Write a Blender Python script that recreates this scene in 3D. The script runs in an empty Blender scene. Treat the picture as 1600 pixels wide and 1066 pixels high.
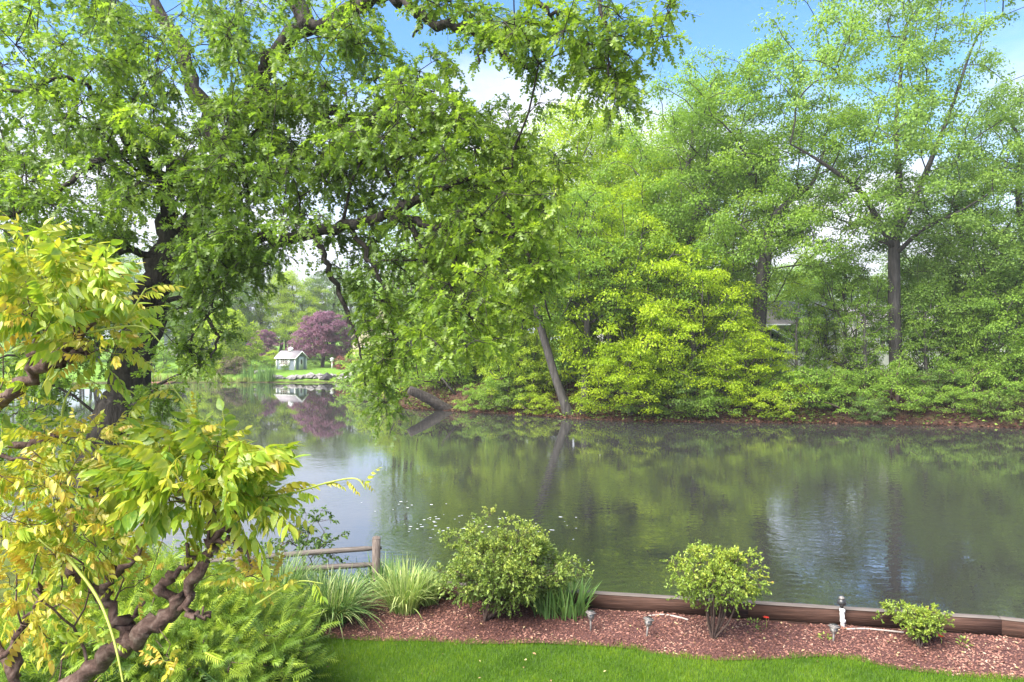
import bpy, math, random
import numpy as np

random.seed(11)
rng = np.random.default_rng(11)
sc = bpy.context.scene
R = math.radians

# ------------------------------------------------------------------ camera, sky, sun, exposure
F, CAMZ = 1066.67, 5.0                      # focal length in photo pixels, eye height over the water
cam_d = bpy.data.cameras.new('camera')
cam_d.lens, cam_d.sensor_width, cam_d.clip_end, cam_d.clip_start = 24.0, 36.0, 2500.0, 0.05
cam = bpy.data.objects.new('camera', cam_d)
sc.collection.objects.link(cam)
cam.location, cam.rotation_euler = (0, 0, CAMZ), (R(90), 0, 0)
sc.camera = cam

SUN_EL, SUN_AZ = 50.0, -128.0               # azimuth from +Y towards +X: behind the camera, to the left
world = bpy.data.worlds.new('World')
sc.world = world
world.use_nodes = True
wn, wl = world.node_tree.nodes, world.node_tree.links
wn.clear()
w_out, w_bg, w_sky = wn.new('ShaderNodeOutputWorld'), wn.new('ShaderNodeBackground'), wn.new('ShaderNodeTexSky')
w_sky.sky_type, w_sky.sun_disc = 'NISHITA', False
w_sky.sun_elevation, w_sky.sun_rotation = R(SUN_EL), R(SUN_AZ)
w_sky.air_density, w_sky.dust_density, w_sky.ozone_density = 1.0, 0.4, 4.0
w_bg.inputs[1].default_value = 0.098
w_geo = wn.new('ShaderNodeTexCoord')
w_map = wn.new('ShaderNodeMapping'); w_map.inputs['Scale'].default_value = (1.0, 1.0, 2.1)
w_map.inputs['Location'].default_value = (0.53, 0.31, 0.17)
w_n1 = wn.new('ShaderNodeTexNoise'); w_n1.inputs['Scale'].default_value = 2.6
w_n1.inputs['Detail'].default_value = 9; w_n1.inputs['Roughness'].default_value = 0.55
w_n1.inputs['Distortion'].default_value = 0.25
w_ramp = wn.new('ShaderNodeValToRGB')
w_ramp.color_ramp.elements[0].position, w_ramp.color_ramp.elements[1].position = 0.46, 0.7
w_mix = wn.new('ShaderNodeMix'); w_mix.data_type = 'RGBA'
w_mix.inputs['B'].default_value = (3.5, 3.65, 4.05, 1)
w_hs = wn.new('ShaderNodeHueSaturation'); w_hs.inputs['Saturation'].default_value = 1.16
wl.new(w_geo.outputs['Generated'], w_map.inputs[0]); wl.new(w_map.outputs[0], w_n1.inputs['Vector'])
# cloud cover thickens towards the horizon, all round
w_sep = wn.new('ShaderNodeSeparateXYZ'); wl.new(w_geo.outputs['Generated'], w_sep.inputs[0])
w_cov = wn.new('ShaderNodeMapRange'); w_cov.inputs[1].default_value = 0.1; w_cov.inputs[2].default_value = 0.46
w_cov.inputs[3].default_value = 0.21; w_cov.inputs[4].default_value = -0.01
wl.new(w_sep.outputs['Z'], w_cov.inputs[0])
w_add = wn.new('ShaderNodeMath'); w_add.operation = 'ADD'
wl.new(w_n1.outputs['Fac'], w_add.inputs[0]); wl.new(w_cov.outputs[0], w_add.inputs[1])
wl.new(w_add.outputs[0], w_ramp.inputs[0]); wl.new(w_ramp.outputs[0], w_mix.inputs['Factor'])
wl.new(w_sky.outputs[0], w_hs.inputs['Color']); wl.new(w_hs.outputs[0], w_mix.inputs['A'])
wl.new(w_mix.outputs['Result'], w_bg.inputs[0]); wl.new(w_bg.outputs[0], w_out.inputs[0])

sun_d = bpy.data.lights.new('sun', 'SUN')
sun_d.energy, sun_d.angle, sun_d.color = 4.8, R(55), (1.0, 0.95, 0.86)
sun = bpy.data.objects.new('sun', sun_d)
sc.collection.objects.link(sun)
sun.rotation_euler = (R(90 - SUN_EL), 0, R(180 - SUN_AZ))

vs = sc.view_settings
vs.view_transform, vs.look, vs.gamma, vs.use_curve_mapping = 'Standard', 'None', 1.0, False
vs.exposure = 1.9
cy = sc.cycles
cy.max_bounces, cy.diffuse_bounces, cy.glossy_bounces, cy.transmission_bounces, cy.volume_bounces = 8, 5, 3, 5, 0
cy.transparent_max_bounces = 6
cy.caustics_reflective = cy.caustics_refractive = False
cy.use_denoising = True
cy.sample_clamp_indirect = 6.0

# ------------------------------------------------------------------ helpers
C = sc.collection


def P(px, py, Y):
    return np.array([(px - 800) / F * Y, Y, CAMZ - (py - 533) / F * Y])


def G(px, py, z=1.0):
    return P(px, py, (CAMZ - z) * F / (py - 533))


def norm(a):
    return a / np.maximum(np.linalg.norm(a, axis=-1, keepdims=True), 1e-9)


def sstep(a, b, x):
    t = np.clip((x - a) / (b - a), 0, 1)
    return t * t * (3 - 2 * t)


def mesh_np(name, V, faces, mats, lv=None, smooth=False, midx=None, attr='lv'):
    """faces: list of integer arrays (n,k)"""
    me = bpy.data.meshes.new(name)
    V = np.asarray(V, dtype=np.float32)
    me.vertices.add(len(V)); me.vertices.foreach_set('co', V.ravel())
    loops = np.concatenate([f.ravel() for f in faces]).astype(np.int32)
    counts = np.concatenate([np.full(len(f), f.shape[1], np.int32) for f in faces])
    starts = np.concatenate([[0], np.cumsum(counts)[:-1]]).astype(np.int32)
    me.loops.add(len(loops)); me.loops.foreach_set('vertex_index', loops)
    me.polygons.add(len(counts)); me.polygons.foreach_set('loop_start', starts)
    if midx is not None:
        me.polygons.foreach_set('material_index', np.asarray(midx, np.int32))
    me.update(calc_edges=True)
    if smooth:
        me.polygons.foreach_set('use_smooth', np.ones(len(counts), bool))
    if lv is not None:
        a = me.attributes.new(attr, 'FLOAT', 'POINT')
        a.data.foreach_set('value', np.asarray(lv, np.float32))
    for m in (mats if isinstance(mats, (list, tuple)) else [mats]):
        me.materials.append(m)
    return me


def link(name, data, parent=None, loc=(0, 0, 0), rz=0.0, scale=None, kind=None):
    o = bpy.data.objects.new(name, data)
    C.objects.link(o)
    o.location = loc
    o.rotation_euler = (0, 0, rz)
    if scale is not None:
        o.scale = scale if hasattr(scale, '__len__') else (scale,) * 3
    if parent is not None:
        o.parent = parent
    if kind:
        o['kind'] = kind
    return o


def tag(o, label, cat, group=None):
    o['label'], o['category'] = label, cat
    if group:
        o['group'] = group
    return o


def thing(name, label, cat, loc=(0, 0, 0), rz=0.0, group=None, scale=None):
    return tag(link(name, None, None, loc, rz, scale), label, cat, group)


class MB:
    """collects polygons into one mesh"""
    def __init__(s):
        s.v, s.f, s.n = [], {}, 0

    def add(s, V, faces):
        for f in faces:
            f = np.asarray(f)
            s.f.setdefault(f.shape[1], []).append(f + s.n)
        s.v.append(np.asarray(V, float)); s.n += len(V)
        return s

    def box(s, c, d, rz=0.0, taper=1.0, bev=0.0):
        x, y, z = np.array(d) / 2
        if bev:
            b = min(bev, x * .9, y * .9, z * .9)
            V, Fc = [], []
            prof = [(x - b, y - b, -z), (x, y, -z + b), (x, y, z - b), (x - b, y - b, z)]
            for (a, bb, h) in prof:
                for sx, sy in ((-1, -1), (1, -1), (1, 1), (-1, 1)):
                    V.append((sx * a, sy * bb, h))
            for k in range(3):
                for j in range(4):
                    Fc.append((k * 4 + j, k * 4 + (j + 1) % 4, k * 4 + 4 + (j + 1) % 4, k * 4 + 4 + j))
            Fc += [(3, 2, 1, 0), (12, 13, 14, 15)]
            V = np.array(V)
        else:
            V = np.array([(sx * x * (taper if h > 0 else 1), sy * y * (taper if h > 0 else 1), h) for h in (-z, z)
                          for sx, sy in ((-1, -1), (1, -1), (1, 1), (-1, 1))])
            Fc = [(3, 2, 1, 0), (4, 5, 6, 7)] + [(j, (j + 1) % 4, 4 + (j + 1) % 4, 4 + j) for j in range(4)]
        cr, sr = math.cos(rz), math.sin(rz)
        V = V @ np.array([[cr, sr, 0], [-sr, cr, 0], [0, 0, 1]]) + np.array(c)
        return s.add(V, [np.array(Fc)])

    def tube(s, pts, rad, sides=8, cap=True, rough=0.0):
        V, Q, T = tube(pts, rad, sides, cap, rough)
        fs = [Q]
        if len(T):
            fs.append(T)
        return s.add(V, fs)

    def poly(s, pts):
        return s.add(np.array(pts, float), [np.arange(len(pts))[None]])

    def build(s, name, mat, parent=None, loc=(0, 0, 0), rz=0.0, smooth=False, lv=None, kind=None):
        me = mesh_np(name, np.concatenate(s.v), [np.concatenate(v) for v in s.f.values()], mat, lv, smooth)
        return link(name, me, parent, loc, rz, kind=kind)


def tube(pts, rad, sides=8, cap=True, rough=0.0):
    pts = np.asarray(pts, float); rad = np.asarray(rad, float) * np.ones(len(pts))
    n = len(pts)
    tg = norm(np.gradient(pts, axis=0) if n > 2 else np.repeat((pts[1] - pts[0])[None], 2, 0))
    u = np.cross(tg[0], [0.31, 0.9, 0.22]); u /= np.linalg.norm(u) + 1e-9
    us = []
    for i in range(n):
        u = u - tg[i] * np.dot(u, tg[i]); u /= np.linalg.norm(u) + 1e-9
        us.append(u)
    us = np.array(us); ws = np.cross(tg, us)
    a = np.linspace(0, 2 * np.pi, sides, endpoint=False)
    rr = rad[:, None] * np.ones(sides)
    if rough:
        ph = rng.uniform(0, 6.28, 3)
        k = np.arange(n)[:, None] * 0.35
        rr = rr * (1 + rough * (0.6 * np.sin(3 * a + ph[0] + k) + 0.5 * np.sin(5 * a + ph[1] - k * 1.3)
                                + 0.5 * rng.normal(0, .6, rr.shape)))
    V = pts[:, None] + rr[..., None] * (np.cos(a)[None, :, None] * us[:, None] + np.sin(a)[None, :, None] * ws[:, None])
    V = V.reshape(-1, 3)
    i = np.arange(n - 1)[:, None] * sides; j = np.arange(sides)[None]; j2 = (j + 1) % sides
    Q = np.stack([i + j, i + j2, i + sides + j2, i + sides + j], -1).reshape(-1, 4)
    T = np.zeros((0, 3), int)
    if cap:
        V = np.concatenate([V, pts[[0]] - tg[0] * rad[0] * .2, pts[[-1]] + tg[-1] * rad[-1] * .6])
        b, t = len(V) - 2, len(V) - 1
        jj = np.arange(sides); jn = (jj + 1) % sides
        T = np.concatenate([np.stack([np.full(sides, b), jn, jj], -1),
                            np.stack([np.full(sides, t), (n - 1) * sides + jj, (n - 1) * sides + jn], -1)])
    return V, Q, T


def spline(pts, k=4):
    """Catmull-Rom through rows of numbers"""
    p = np.asarray(pts, float)
    if len(p) < 3:
        t = np.linspace(0, 1, k + 1)[:, None]
        return p[0] * (1 - t) + p[1] * t
    q = np.concatenate([2 * p[:1] - p[1:2], p, 2 * p[-1:] - p[-2:-1]])
    out = []
    for i in range(1, len(q) - 2):
        for t in np.arange(k) / k:
            a, b, c, d = q[i - 1], q[i], q[i + 1], q[i + 2]
            out.append(.5 * (2 * b + (c - a) * t + (2 * a - 5 * b + 4 * c - d) * t * t + (3 * b - a - 3 * c + d) * t ** 3))
    out.append(p[-1])
    return np.array(out)


# ------------------------------------------------------------------ materials
def new_mat(name):
    m = bpy.data.materials.new(name); m.use_nodes = True
    nt = m.node_tree
    for n in list(nt.nodes):
        if n.type != 'OUTPUT_MATERIAL':
            nt.nodes.remove(n)
    return m, nt, nt.nodes, nt.links, nt.nodes['Material Output']


def ramp(nodes, stops):
    r = nodes.new('ShaderNodeValToRGB'); e = r.color_ramp.elements
    while len(e) < len(stops):
        e.new(0.5)
    for k, (p, c) in enumerate(stops):
        e[k].position = p; e[k].color = (*c, 1)
    return r


def leaf_mat(name, stops, transl=0.4, rough=0.5, spec=0.3, tmul=(1.25, 1.3, 0.7), gain=(1.25, 1.2, 1.0)):
    m, nt, N, L, out = new_mat(name)
    at = N.new('ShaderNodeAttribute'); at.attribute_name = 'lv'
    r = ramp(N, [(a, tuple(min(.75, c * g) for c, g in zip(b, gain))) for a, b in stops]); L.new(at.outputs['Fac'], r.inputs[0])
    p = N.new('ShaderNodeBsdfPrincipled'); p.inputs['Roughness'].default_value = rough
    p.inputs['Specular IOR Level'].default_value = spec
    L.new(r.outputs[0], p.inputs['Base Color'])
    mu = N.new('ShaderNodeMix'); mu.data_type = 'RGBA'; mu.blend_type = 'MULTIPLY'
    mu.inputs['Factor'].default_value = 1; mu.inputs['B'].default_value = (*tmul, 1)
    L.new(r.outputs[0], mu.inputs['A'])
    t = N.new('ShaderNodeBsdfTranslucent'); L.new(mu.outputs['Result'], t.inputs[0])
    mx = N.new('ShaderNodeMixShader'); mx.inputs[0].default_value = transl
    L.new(p.outputs[0], mx.inputs[1]); L.new(t.outputs[0], mx.inputs[2]); L.new(mx.outputs[0], out.inputs[0])
    return m


def rough_mat(name, c1, c2, scale=8.0, stretch=(1, 1, 1), rough=0.85, bump=0.3, dist=0.02, c3=None, spec=0.25, detail=6):
    m, nt, N, L, out = new_mat(name)
    tc = N.new('ShaderNodeTexCoord'); mp = N.new('ShaderNodeMapping'); mp.inputs['Scale'].default_value = stretch
    L.new(tc.outputs['Object'], mp.inputs[0])
    n = N.new('ShaderNodeTexNoise'); n.inputs['Scale'].default_value = scale; n.inputs['Detail'].default_value = detail
    n.inputs['Roughness'].default_value = 0.62
    L.new(mp.outputs[0], n.inputs['Vector'])
    st = [(0.3, c1), (0.7, c2)] if c3 is None else [(0.28, c1), (0.5, c2), (0.72, c3)]
    r = ramp(N, st); L.new(n.outputs['Fac'], r.inputs[0])
    p = N.new('ShaderNodeBsdfPrincipled'); p.inputs['Roughness'].default_value = rough
    p.inputs['Specular IOR Level'].default_value = spec
    L.new(r.outputs[0], p.inputs['Base Color'])
    b = N.new('ShaderNodeBump'); b.inputs['Strength'].default_value = bump; b.inputs['Distance'].default_value = dist
    L.new(n.outputs['Fac'], b.inputs['Height']); L.new(b.outputs[0], p.inputs['Normal'])
    L.new(p.outputs[0], out.inputs[0])
    return m


M = {}
M['bark_oak'] = rough_mat('bark_oak', (.012, .01, .009), (.04, .033, .029), 9, (1, 1, .22), .9, 1.0, .07, (.09, .077, .068))
M['bark'] = rough_mat('bark', (.02, .018, .017), (.05, .045, .042), 5, (1, 1, .2), .9, .9, .08, (.095, .086, .08))
M['bark_pale'] = rough_mat('bark_pale', (.02, .018, .015), (.055, .048, .041), 5, (1, 1, .2), .9, 1.0, .1, (.105, .093, .08))
M['bark_vine'] = rough_mat('bark_vine', (.03, .016, .013), (.10, .06, .048), 38, (1, 1, 1), .85, 1.0, .012, (.19, .14, .115))
M['twig'] = rough_mat('twig', (.035, .022, .018), (.09, .06, .05), 30, (1, 1, 1), .8, .2, .004)
M['oak_leaf'] = leaf_mat('oak_leaf', [(0, (.07, .13, .035)), (.45, (.13, .215, .04)), (.8, (.2, .3, .038)), (1, (.28, .38, .038))], .55, .4, .5)
M['fol_pale'] = leaf_mat('foliage_pale', [(0, (.1, .18, .05)), (.5, (.175, .285, .075)), (1, (.27, .39, .105))], .5)
M['fol_mid'] = leaf_mat('foliage_mid', [(0, (.08, .155, .028)), (.5, (.145, .25, .04)), (1, (.235, .345, .055))], .5)
M['fol_yellow'] = leaf_mat('foliage_yellow', [(0, (.11, .19, .01)), (.5, (.235, .34, .014)), (1, (.36, .45, .02))], .5)
M['fol_lime'] = leaf_mat('foliage_lime', [(0, (.125, .205, .018)), (.5, (.235, .33, .026)), (1, (.35, .44, .038))], .5)
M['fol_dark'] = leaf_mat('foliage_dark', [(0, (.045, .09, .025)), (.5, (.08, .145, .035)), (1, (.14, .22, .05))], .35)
M['fol_blue'] = leaf_mat('foliage_blue', [(0, (.05, .1, .04)), (.5, (.09, .155, .055)), (1, (.15, .22, .075))], .3)
M['fol_purple'] = leaf_mat('foliage_purple', [(0, (.08, .042, .078)), (.5, (.165, .085, .15)), (1, (.275, .16, .245))], .35, tmul=(1.1, .7, .9))
M['fol_red'] = leaf_mat('foliage_red', [(0, (.1, .035, .035)), (.5, (.18, .07, .065)), (1, (.26, .12, .1))], .3, tmul=(1.3, .8, .8))
M['fol_brown'] = leaf_mat('foliage_brown', [(0, (.05, .04, .03)), (.5, (.1, .08, .055)), (1, (.12, .15, .05))], .2)
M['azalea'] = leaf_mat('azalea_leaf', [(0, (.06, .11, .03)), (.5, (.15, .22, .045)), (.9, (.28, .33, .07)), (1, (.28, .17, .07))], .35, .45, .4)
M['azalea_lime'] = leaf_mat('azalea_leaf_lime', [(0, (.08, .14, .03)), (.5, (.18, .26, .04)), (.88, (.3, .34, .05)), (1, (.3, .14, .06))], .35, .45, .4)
M['wisteria'] = leaf_mat('wisteria_leaf', [(0, (.12, .24, .035)), (.3, (.27, .37, .04)), (.6, (.42, .42, .055)), (.85, (.46, .38, .06)), (1, (.47, .31, .06))], .38, .36, .5, (1.1, 1.1, .6), (1.1, 1.1, 1))
def mottle(m, scale, amt):
    nt = m.node_tree; N, L = nt.nodes, nt.links
    r = next(n for n in N if n.type == 'VALTORGB'); at = next(n for n in N if n.type == 'ATTRIBUTE')
    tc = N.new('ShaderNodeTexCoord'); nz = N.new('ShaderNodeTexNoise'); nz.inputs['Scale'].default_value = scale; nz.inputs['Detail'].default_value = 5
    L.new(tc.outputs['Object'], nz.inputs['Vector'])
    ma = N.new('ShaderNodeMath'); ma.operation = 'MULTIPLY_ADD'; ma.inputs[1].default_value = amt; ma.inputs[2].default_value = -amt / 2
    ad = N.new('ShaderNodeMath'); ad.operation = 'ADD'
    L.new(nz.outputs['Fac'], ma.inputs[0]); L.new(ma.outputs[0], ad.inputs[0]); L.new(at.outputs['Fac'], ad.inputs[1]); L.new(ad.outputs[0], r.inputs[0])
    b = N.new('ShaderNodeBump'); b.inputs['Strength'].default_value = .5; b.inputs['Distance'].default_value = .004
    L.new(nz.outputs['Fac'], b.inputs['Height'])
    L.new(b.outputs[0], next(n for n in N if n.type == 'BSDF_PRINCIPLED').inputs['Normal'])


mottle(M['wisteria'], 55, .5)
M['shoot'] = leaf_mat('shoot', [(0, (.28, .34, .08)), (1, (.28, .34, .08))], .2)
M['juniper'] = leaf_mat('juniper', [(0, (.035, .08, .018)), (.45, (.13, .22, .03)), (1, (.34, .43, .06))], .3)
M['grass_blade'] = leaf_mat('grass_blade', [(0, (.045, .105, .008)), (.5, (.095, .19, .011)), (1, (.18, .26, .02))], .38)
M['orn_grass'] = leaf_mat('ornamental_grass', [(0, (.045, .1, .03)), (.5, (.1, .18, .055)), (.85, (.22, .29, .12)), (1, (.42, .45, .28))], .3)
M['orn_white'] = leaf_mat('variegated_grass', [(0, (.08, .15, .035)), (.45, (.17, .26, .075)), (1, (.42, .47, .23))], .3)
M['iris'] = leaf_mat('iris_blade', [(0, (.07, .15, .05)), (.6, (.13, .24, .08)), (1, (.22, .32, .12))], .3)
M['reed'] = leaf_mat('reed', [(0, (.1, .17, .05)), (.5, (.2, .26, .08)), (1, (.36, .32, .17))], .3)
M['ground_cover'] = leaf_mat('ground_cover', [(0, (.05, .1, .02)), (.5, (.1, .17, .03)), (1, (.17, .26, .04))], .3)
M['chips'] = leaf_mat('mulch_chip', [(0, (.05, .024, .022)), (.4, (.12, .057, .053)), (.8, (.205, .108, .1)), (1, (.33, .23, .2))], 0.0, .9, .1)
M['litter'] = leaf_mat('leaf_litter', [(0, (.025, .013, .012)), (.5, (.06, .027, .023)), (1, (.12, .062, .05))], 0.0, .9, .1)
M['dry_leaf'] = leaf_mat('dry_leaf', [(0, (.1, .06, .04)), (.5, (.26, .17, .11)), (.8, (.4, .32, .22)), (1, (.2, .24, .07))], .1, .8, .2)
M['soil'] = rough_mat('lawn_soil', (.03, .06, .012), (.06, .11, .02), 20, rough=.95)
M['mulch'] = rough_mat('mulch', (.035, .016, .014), (.08, .034, .03), 45, rough=.95, bump=1, dist=.03, c3=(.14, .064, .056), detail=10)
M['timber'] = rough_mat('timber', (.022, .011, .008), (.055, .027, .019), 11, (.2, 5, 5), .8, .8, .012, (.1, .054, .04))
M['timber_top'] = rough_mat('timber_top', (.075, .06, .053), (.16, .135, .12), 6, (.5, 9, 9), .85, .3, .006)
M['rail'] = rough_mat('weathered_rail', (.05, .041, .036), (.12, .1, .088), 6, (.6, 10, 10), .85, .7, .01, (.2, .172, .15))
M['post'] = rough_mat('weathered_post', (.045, .033, .028), (.12, .093, .08), 8, (8, 8, .8), .85, .5, .01, (.21, .175, .15))
M['stone'] = rough_mat('stone', (.09, .085, .082), (.2, .187, .18), 3, rough=.9, bump=.6, dist=.05, c3=(.32, .3, .285))
M['stone_dark'] = rough_mat('stone_dark', (.02, .02, .022), (.05, .048, .05), 3, rough=.8, bump=.5, dist=.04)
M['white'] = rough_mat('white_paint', (.68, .68, .67), (.8, .8, .79), 3, rough=.55, bump=.05)
M['bluegrey'] = rough_mat('blue_grey_siding', (.17, .2, .25), (.22, .25, .3), 2, (1, 1, 12), .7, .3, .02)
M['cream'] = rough_mat('cream_siding', (.6, .57, .53), (.72, .69, .65), 2, (.6, .6, 8), .7, .3, .02)
M['tan'] = rough_mat('tan_siding', (.42, .34, .26), (.5, .41, .32), 2, (.6, .6, 8), .7, .3, .02)
M['roof_grey'] = rough_mat('grey_shingle', (.2, .18, .19), (.32, .29, .3), 9, (1, 1, 4), .9, .5, .02)
M['roof_brown'] = rough_mat('brown_shingle', (.16, .12, .1), (.27, .2, .17), 9, (1, 1, 4), .9, .5, .02)
M['pvc'] = rough_mat('white_pipe', (.6, .6, .6), (.78, .78, .76), 20, rough=.4, bump=.05)
M['hose'] = rough_mat('pale_hose', (.28, .24, .22), (.4, .35, .32), 20, rough=.6, bump=.05)
M['black'] = rough_mat('black_plastic', (.015, .015, .017), (.04, .04, .042), 30, rough=.35, bump=.1, spec=.5)
M['bronze'] = rough_mat('bronze_metal', (.09, .08, .075), (.2, .18, .17), 40, rough=.4, bump=.1, spec=.5)
M['red'] = leaf_mat('red_petal', [(0, (.6, .03, .02)), (1, (.75, .07, .03))], .3, tmul=(1, .5, .5))
M['dock'] = rough_mat('dock_board', (.14, .07, .045), (.26, .14, .09), 6, (1, 8, 8), .85, .4, .02)
M['foam'] = rough_mat('foam', (.7, .7, .68), (.82, .82, .8), 30, rough=.6)


def glass_mat(name, col=(.02, .025, .03)):
    m, nt, N, L, out = new_mat(name)
    p = N.new('ShaderNodeBsdfPrincipled'); p.inputs['Base Color'].default_value = (*col, 1)
    p.inputs['Roughness'].default_value = .06; p.inputs['Specular IOR Level'].default_value = .8
    L.new(p.outputs[0], out.inputs[0])
    return m


M['glass'] = glass_mat('window_glass')
M['lamp_glass'] = glass_mat('lamp_glass', (.35, .33, .32))
M['glass_warm'] = glass_mat('window_glass_warm', (.2, .13, .1))


def water_mat():
    m, nt, N, L, out = new_mat('pond_water')
    tc = N.new('ShaderNodeTexCoord')
    mp = N.new('ShaderNodeMapping'); mp.inputs['Scale'].default_value = (1, 1.5, 1)
    L.new(tc.outputs['Object'], mp.inputs[0])
    n1 = N.new('ShaderNodeTexNoise'); n1.inputs['Scale'].default_value = 3.2; n1.inputs['Detail'].default_value = 3
    n1.inputs['Distortion'].default_value = .6
    n2 = N.new('ShaderNodeTexNoise'); n2.inputs['Scale'].default_value = .35; n2.inputs['Detail'].default_value = 2
    L.new(mp.outputs[0], n1.inputs['Vector']); L.new(mp.outputs[0], n2.inputs['Vector'])
    # calm and ruffled patches of the surface
    n3 = N.new('ShaderNodeTexNoise'); n3.inputs['Scale'].default_value = .12; n3.inputs['Detail'].default_value = 3
    L.new(tc.outputs['Object'], n3.inputs['Vector'])
    r3 = N.new('ShaderNodeMapRange'); r3.inputs[1].default_value = .38; r3.inputs[2].default_value = .62
    r3.inputs[3].default_value = .25; r3.inputs[4].default_value = 1.25
    L.new(n3.outputs['Fac'], r3.inputs[0])
    # the breeze ruffles the open near half; the far arm lies sheltered and calm
    sx = N.new('ShaderNodeSeparateXYZ'); L.new(tc.outputs['Object'], sx.inputs[0])
    ry = N.new('ShaderNodeMapRange'); ry.inputs[1].default_value = 15; ry.inputs[2].default_value = 38
    ry.inputs[3].default_value = 1.0; ry.inputs[4].default_value = .07
    L.new(sx.outputs['Y'], ry.inputs[0])
    mm = N.new('ShaderNodeMath'); mm.operation = 'MULTIPLY'; L.new(r3.outputs[0], mm.inputs[0]); L.new(ry.outputs[0], mm.inputs[1])
    m2 = N.new('ShaderNodeMath'); m2.operation = 'MULTIPLY'; m2.inputs[1].default_value = .3; L.new(ry.outputs[0], m2.inputs[0])
    b1 = N.new('ShaderNodeBump'); b1.inputs['Distance'].default_value = .0095
    L.new(mm.outputs[0], b1.inputs['Strength']); L.new(n1.outputs['Fac'], b1.inputs['Height'])
    b2 = N.new('ShaderNodeBump'); b2.inputs['Distance'].default_value = .03; L.new(m2.outputs[0], b2.inputs['Strength'])
    L.new(n2.outputs['Fac'], b2.inputs['Height']); L.new(b1.outputs[0], b2.inputs['Normal'])
    p = N.new('ShaderNodeBsdfPrincipled')
    p.inputs['Base Color'].default_value = (.033, .032, .031, 1)
    p.inputs['Roughness'].default_value = .012; p.inputs['IOR'].default_value = 2.4
    L.new(b2.outputs[0], p.inputs['Normal'])
    gl = N.new('ShaderNodeBsdfGlossy'); gl.inputs['Roughness'].default_value = .015; L.new(b2.outputs[0], gl.inputs['Normal'])
    mx = N.new('ShaderNodeMixShader'); mx.inputs[0].default_value = .13
    L.new(p.outputs[0], mx.inputs[1]); L.new(gl.outputs[0], mx.inputs[2]); L.new(mx.outputs[0], out.inputs[0])
    return m


M['water'] = water_mat()


def ground_mat():
    m, nt, N, L, out = new_mat('ground')
    at = N.new('ShaderNodeAttribute'); at.attribute_name = 'lv'
    tc = N.new('ShaderNodeTexCoord')
    n = N.new('ShaderNodeTexNoise'); n.inputs['Scale'].default_value = 1.3; n.inputs['Detail'].default_value = 9
    n.inputs['Roughness'].default_value = .7
    L.new(tc.outputs['Object'], n.inputs['Vector'])
    ra = ramp(N, [(.3, (.02, .012, .01)), (.5, (.048, .025, .02)), (.7, (.085, .045, .036))])
    rb = ramp(N, [(.3, (.075, .15, .02)), (.5, (.11, .205, .026)), (.7, (.16, .255, .04))])
    L.new(n.outputs['Fac'], ra.inputs[0]); L.new(n.outputs['Fac'], rb.inputs[0])
    ad = N.new('ShaderNodeMath'); ad.operation = 'ADD'
    sb = N.new('ShaderNodeMath'); sb.operation = 'MULTIPLY_ADD'; sb.inputs[1].default_value = 1.2; sb.inputs[2].default_value = -.6
    L.new(n.outputs['Fac'], sb.inputs[0]); L.new(sb.outputs[0], ad.inputs[0]); L.new(at.outputs['Fac'], ad.inputs[1])
    cl = N.new('ShaderNodeClamp'); L.new(ad.outputs[0], cl.inputs[0])
    mx = N.new('ShaderNodeMix'); mx.data_type = 'RGBA'
    L.new(cl.outputs[0], mx.inputs['Factor']); L.new(ra.outputs[0], mx.inputs['A']); L.new(rb.outputs[0], mx.inputs['B'])
    p = N.new('ShaderNodeBsdfPrincipled'); p.inputs['Roughness'].default_value = .95
    p.inputs['Specular IOR Level'].default_value = .1
    b = N.new('ShaderNodeBump'); b.inputs['Strength'].default_value = .7; b.inputs['Distance'].default_value = .12
    L.new(n.outputs['Fac'], b.inputs['Height']); L.new(b.outputs[0], p.inputs['Normal'])
    L.new(mx.outputs['Result'], p.inputs['Base Color']); L.new(p.outputs[0], out.inputs[0])
    return m


M['ground'] = ground_mat()

# ------------------------------------------------------------------ terrain, water, lawn, mulch
WALL = [(-1.6, 10.62), (1.23, 10.12), (3.85, 9.67), (6.6, 9.19), (9.0, 8.42), (14.0, 6.6)]
POND = np.array([(70, -9), (14.2, 6.95), (9.1, 8.75), (6.7, 9.5), (1.25, 10.42), (-1.5, 10.95), (-1.9, 12.2), (-4, 12.4), (-6.5, 14),
                 (-10, 16.5), (-16, 19), (-26, 22), (-45, 30), (-60, 45), (-64, 66), (-52, 80), (-44, 82), (-31, 82),
                 (-25, 82.6), (-18.5, 82), (-15.5, 78), (-13, 66), (-10, 54), (-7.6, 50.2), (-4.5, 48.6), (0, 46.4),
                 (4.1, 43.7), (7.9, 42), (12, 41.9), (15.5, 41.3), (20, 41.2), (24.6, 40.3), (29.2, 38.9), (45, 37), (75, 36)], float)


def pond_sd(x, y):
    """distance to the shore, positive on land"""
    p = np.stack([x, y], -1).reshape(-1, 2)
    a, b = POND, np.roll(POND, -1, 0)
    best = np.full(len(p), 1e9); ins = np.zeros(len(p), bool)
    for (ax, ay), (bx, by) in zip(a, b):
        d = np.array([bx - ax, by - ay])
        t = np.clip(((p[:, 0] - ax) * d[0] + (p[:, 1] - ay) * d[1]) / (d @ d), 0, 1)
        best = np.minimum(best, np.hypot(p[:, 0] - ax - t * d[0], p[:, 1] - ay - t * d[1]))
        c = (ay > p[:, 1]) != (by > p[:, 1])
        with np.errstate(divide='ignore', invalid='ignore'):
            ins ^= c & (p[:, 0] < (bx - ax) * (p[:, 1] - ay) / (by - ay + 1e-12) + ax)
    return np.where(ins, -best, best).reshape(np.shape(x))


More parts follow.
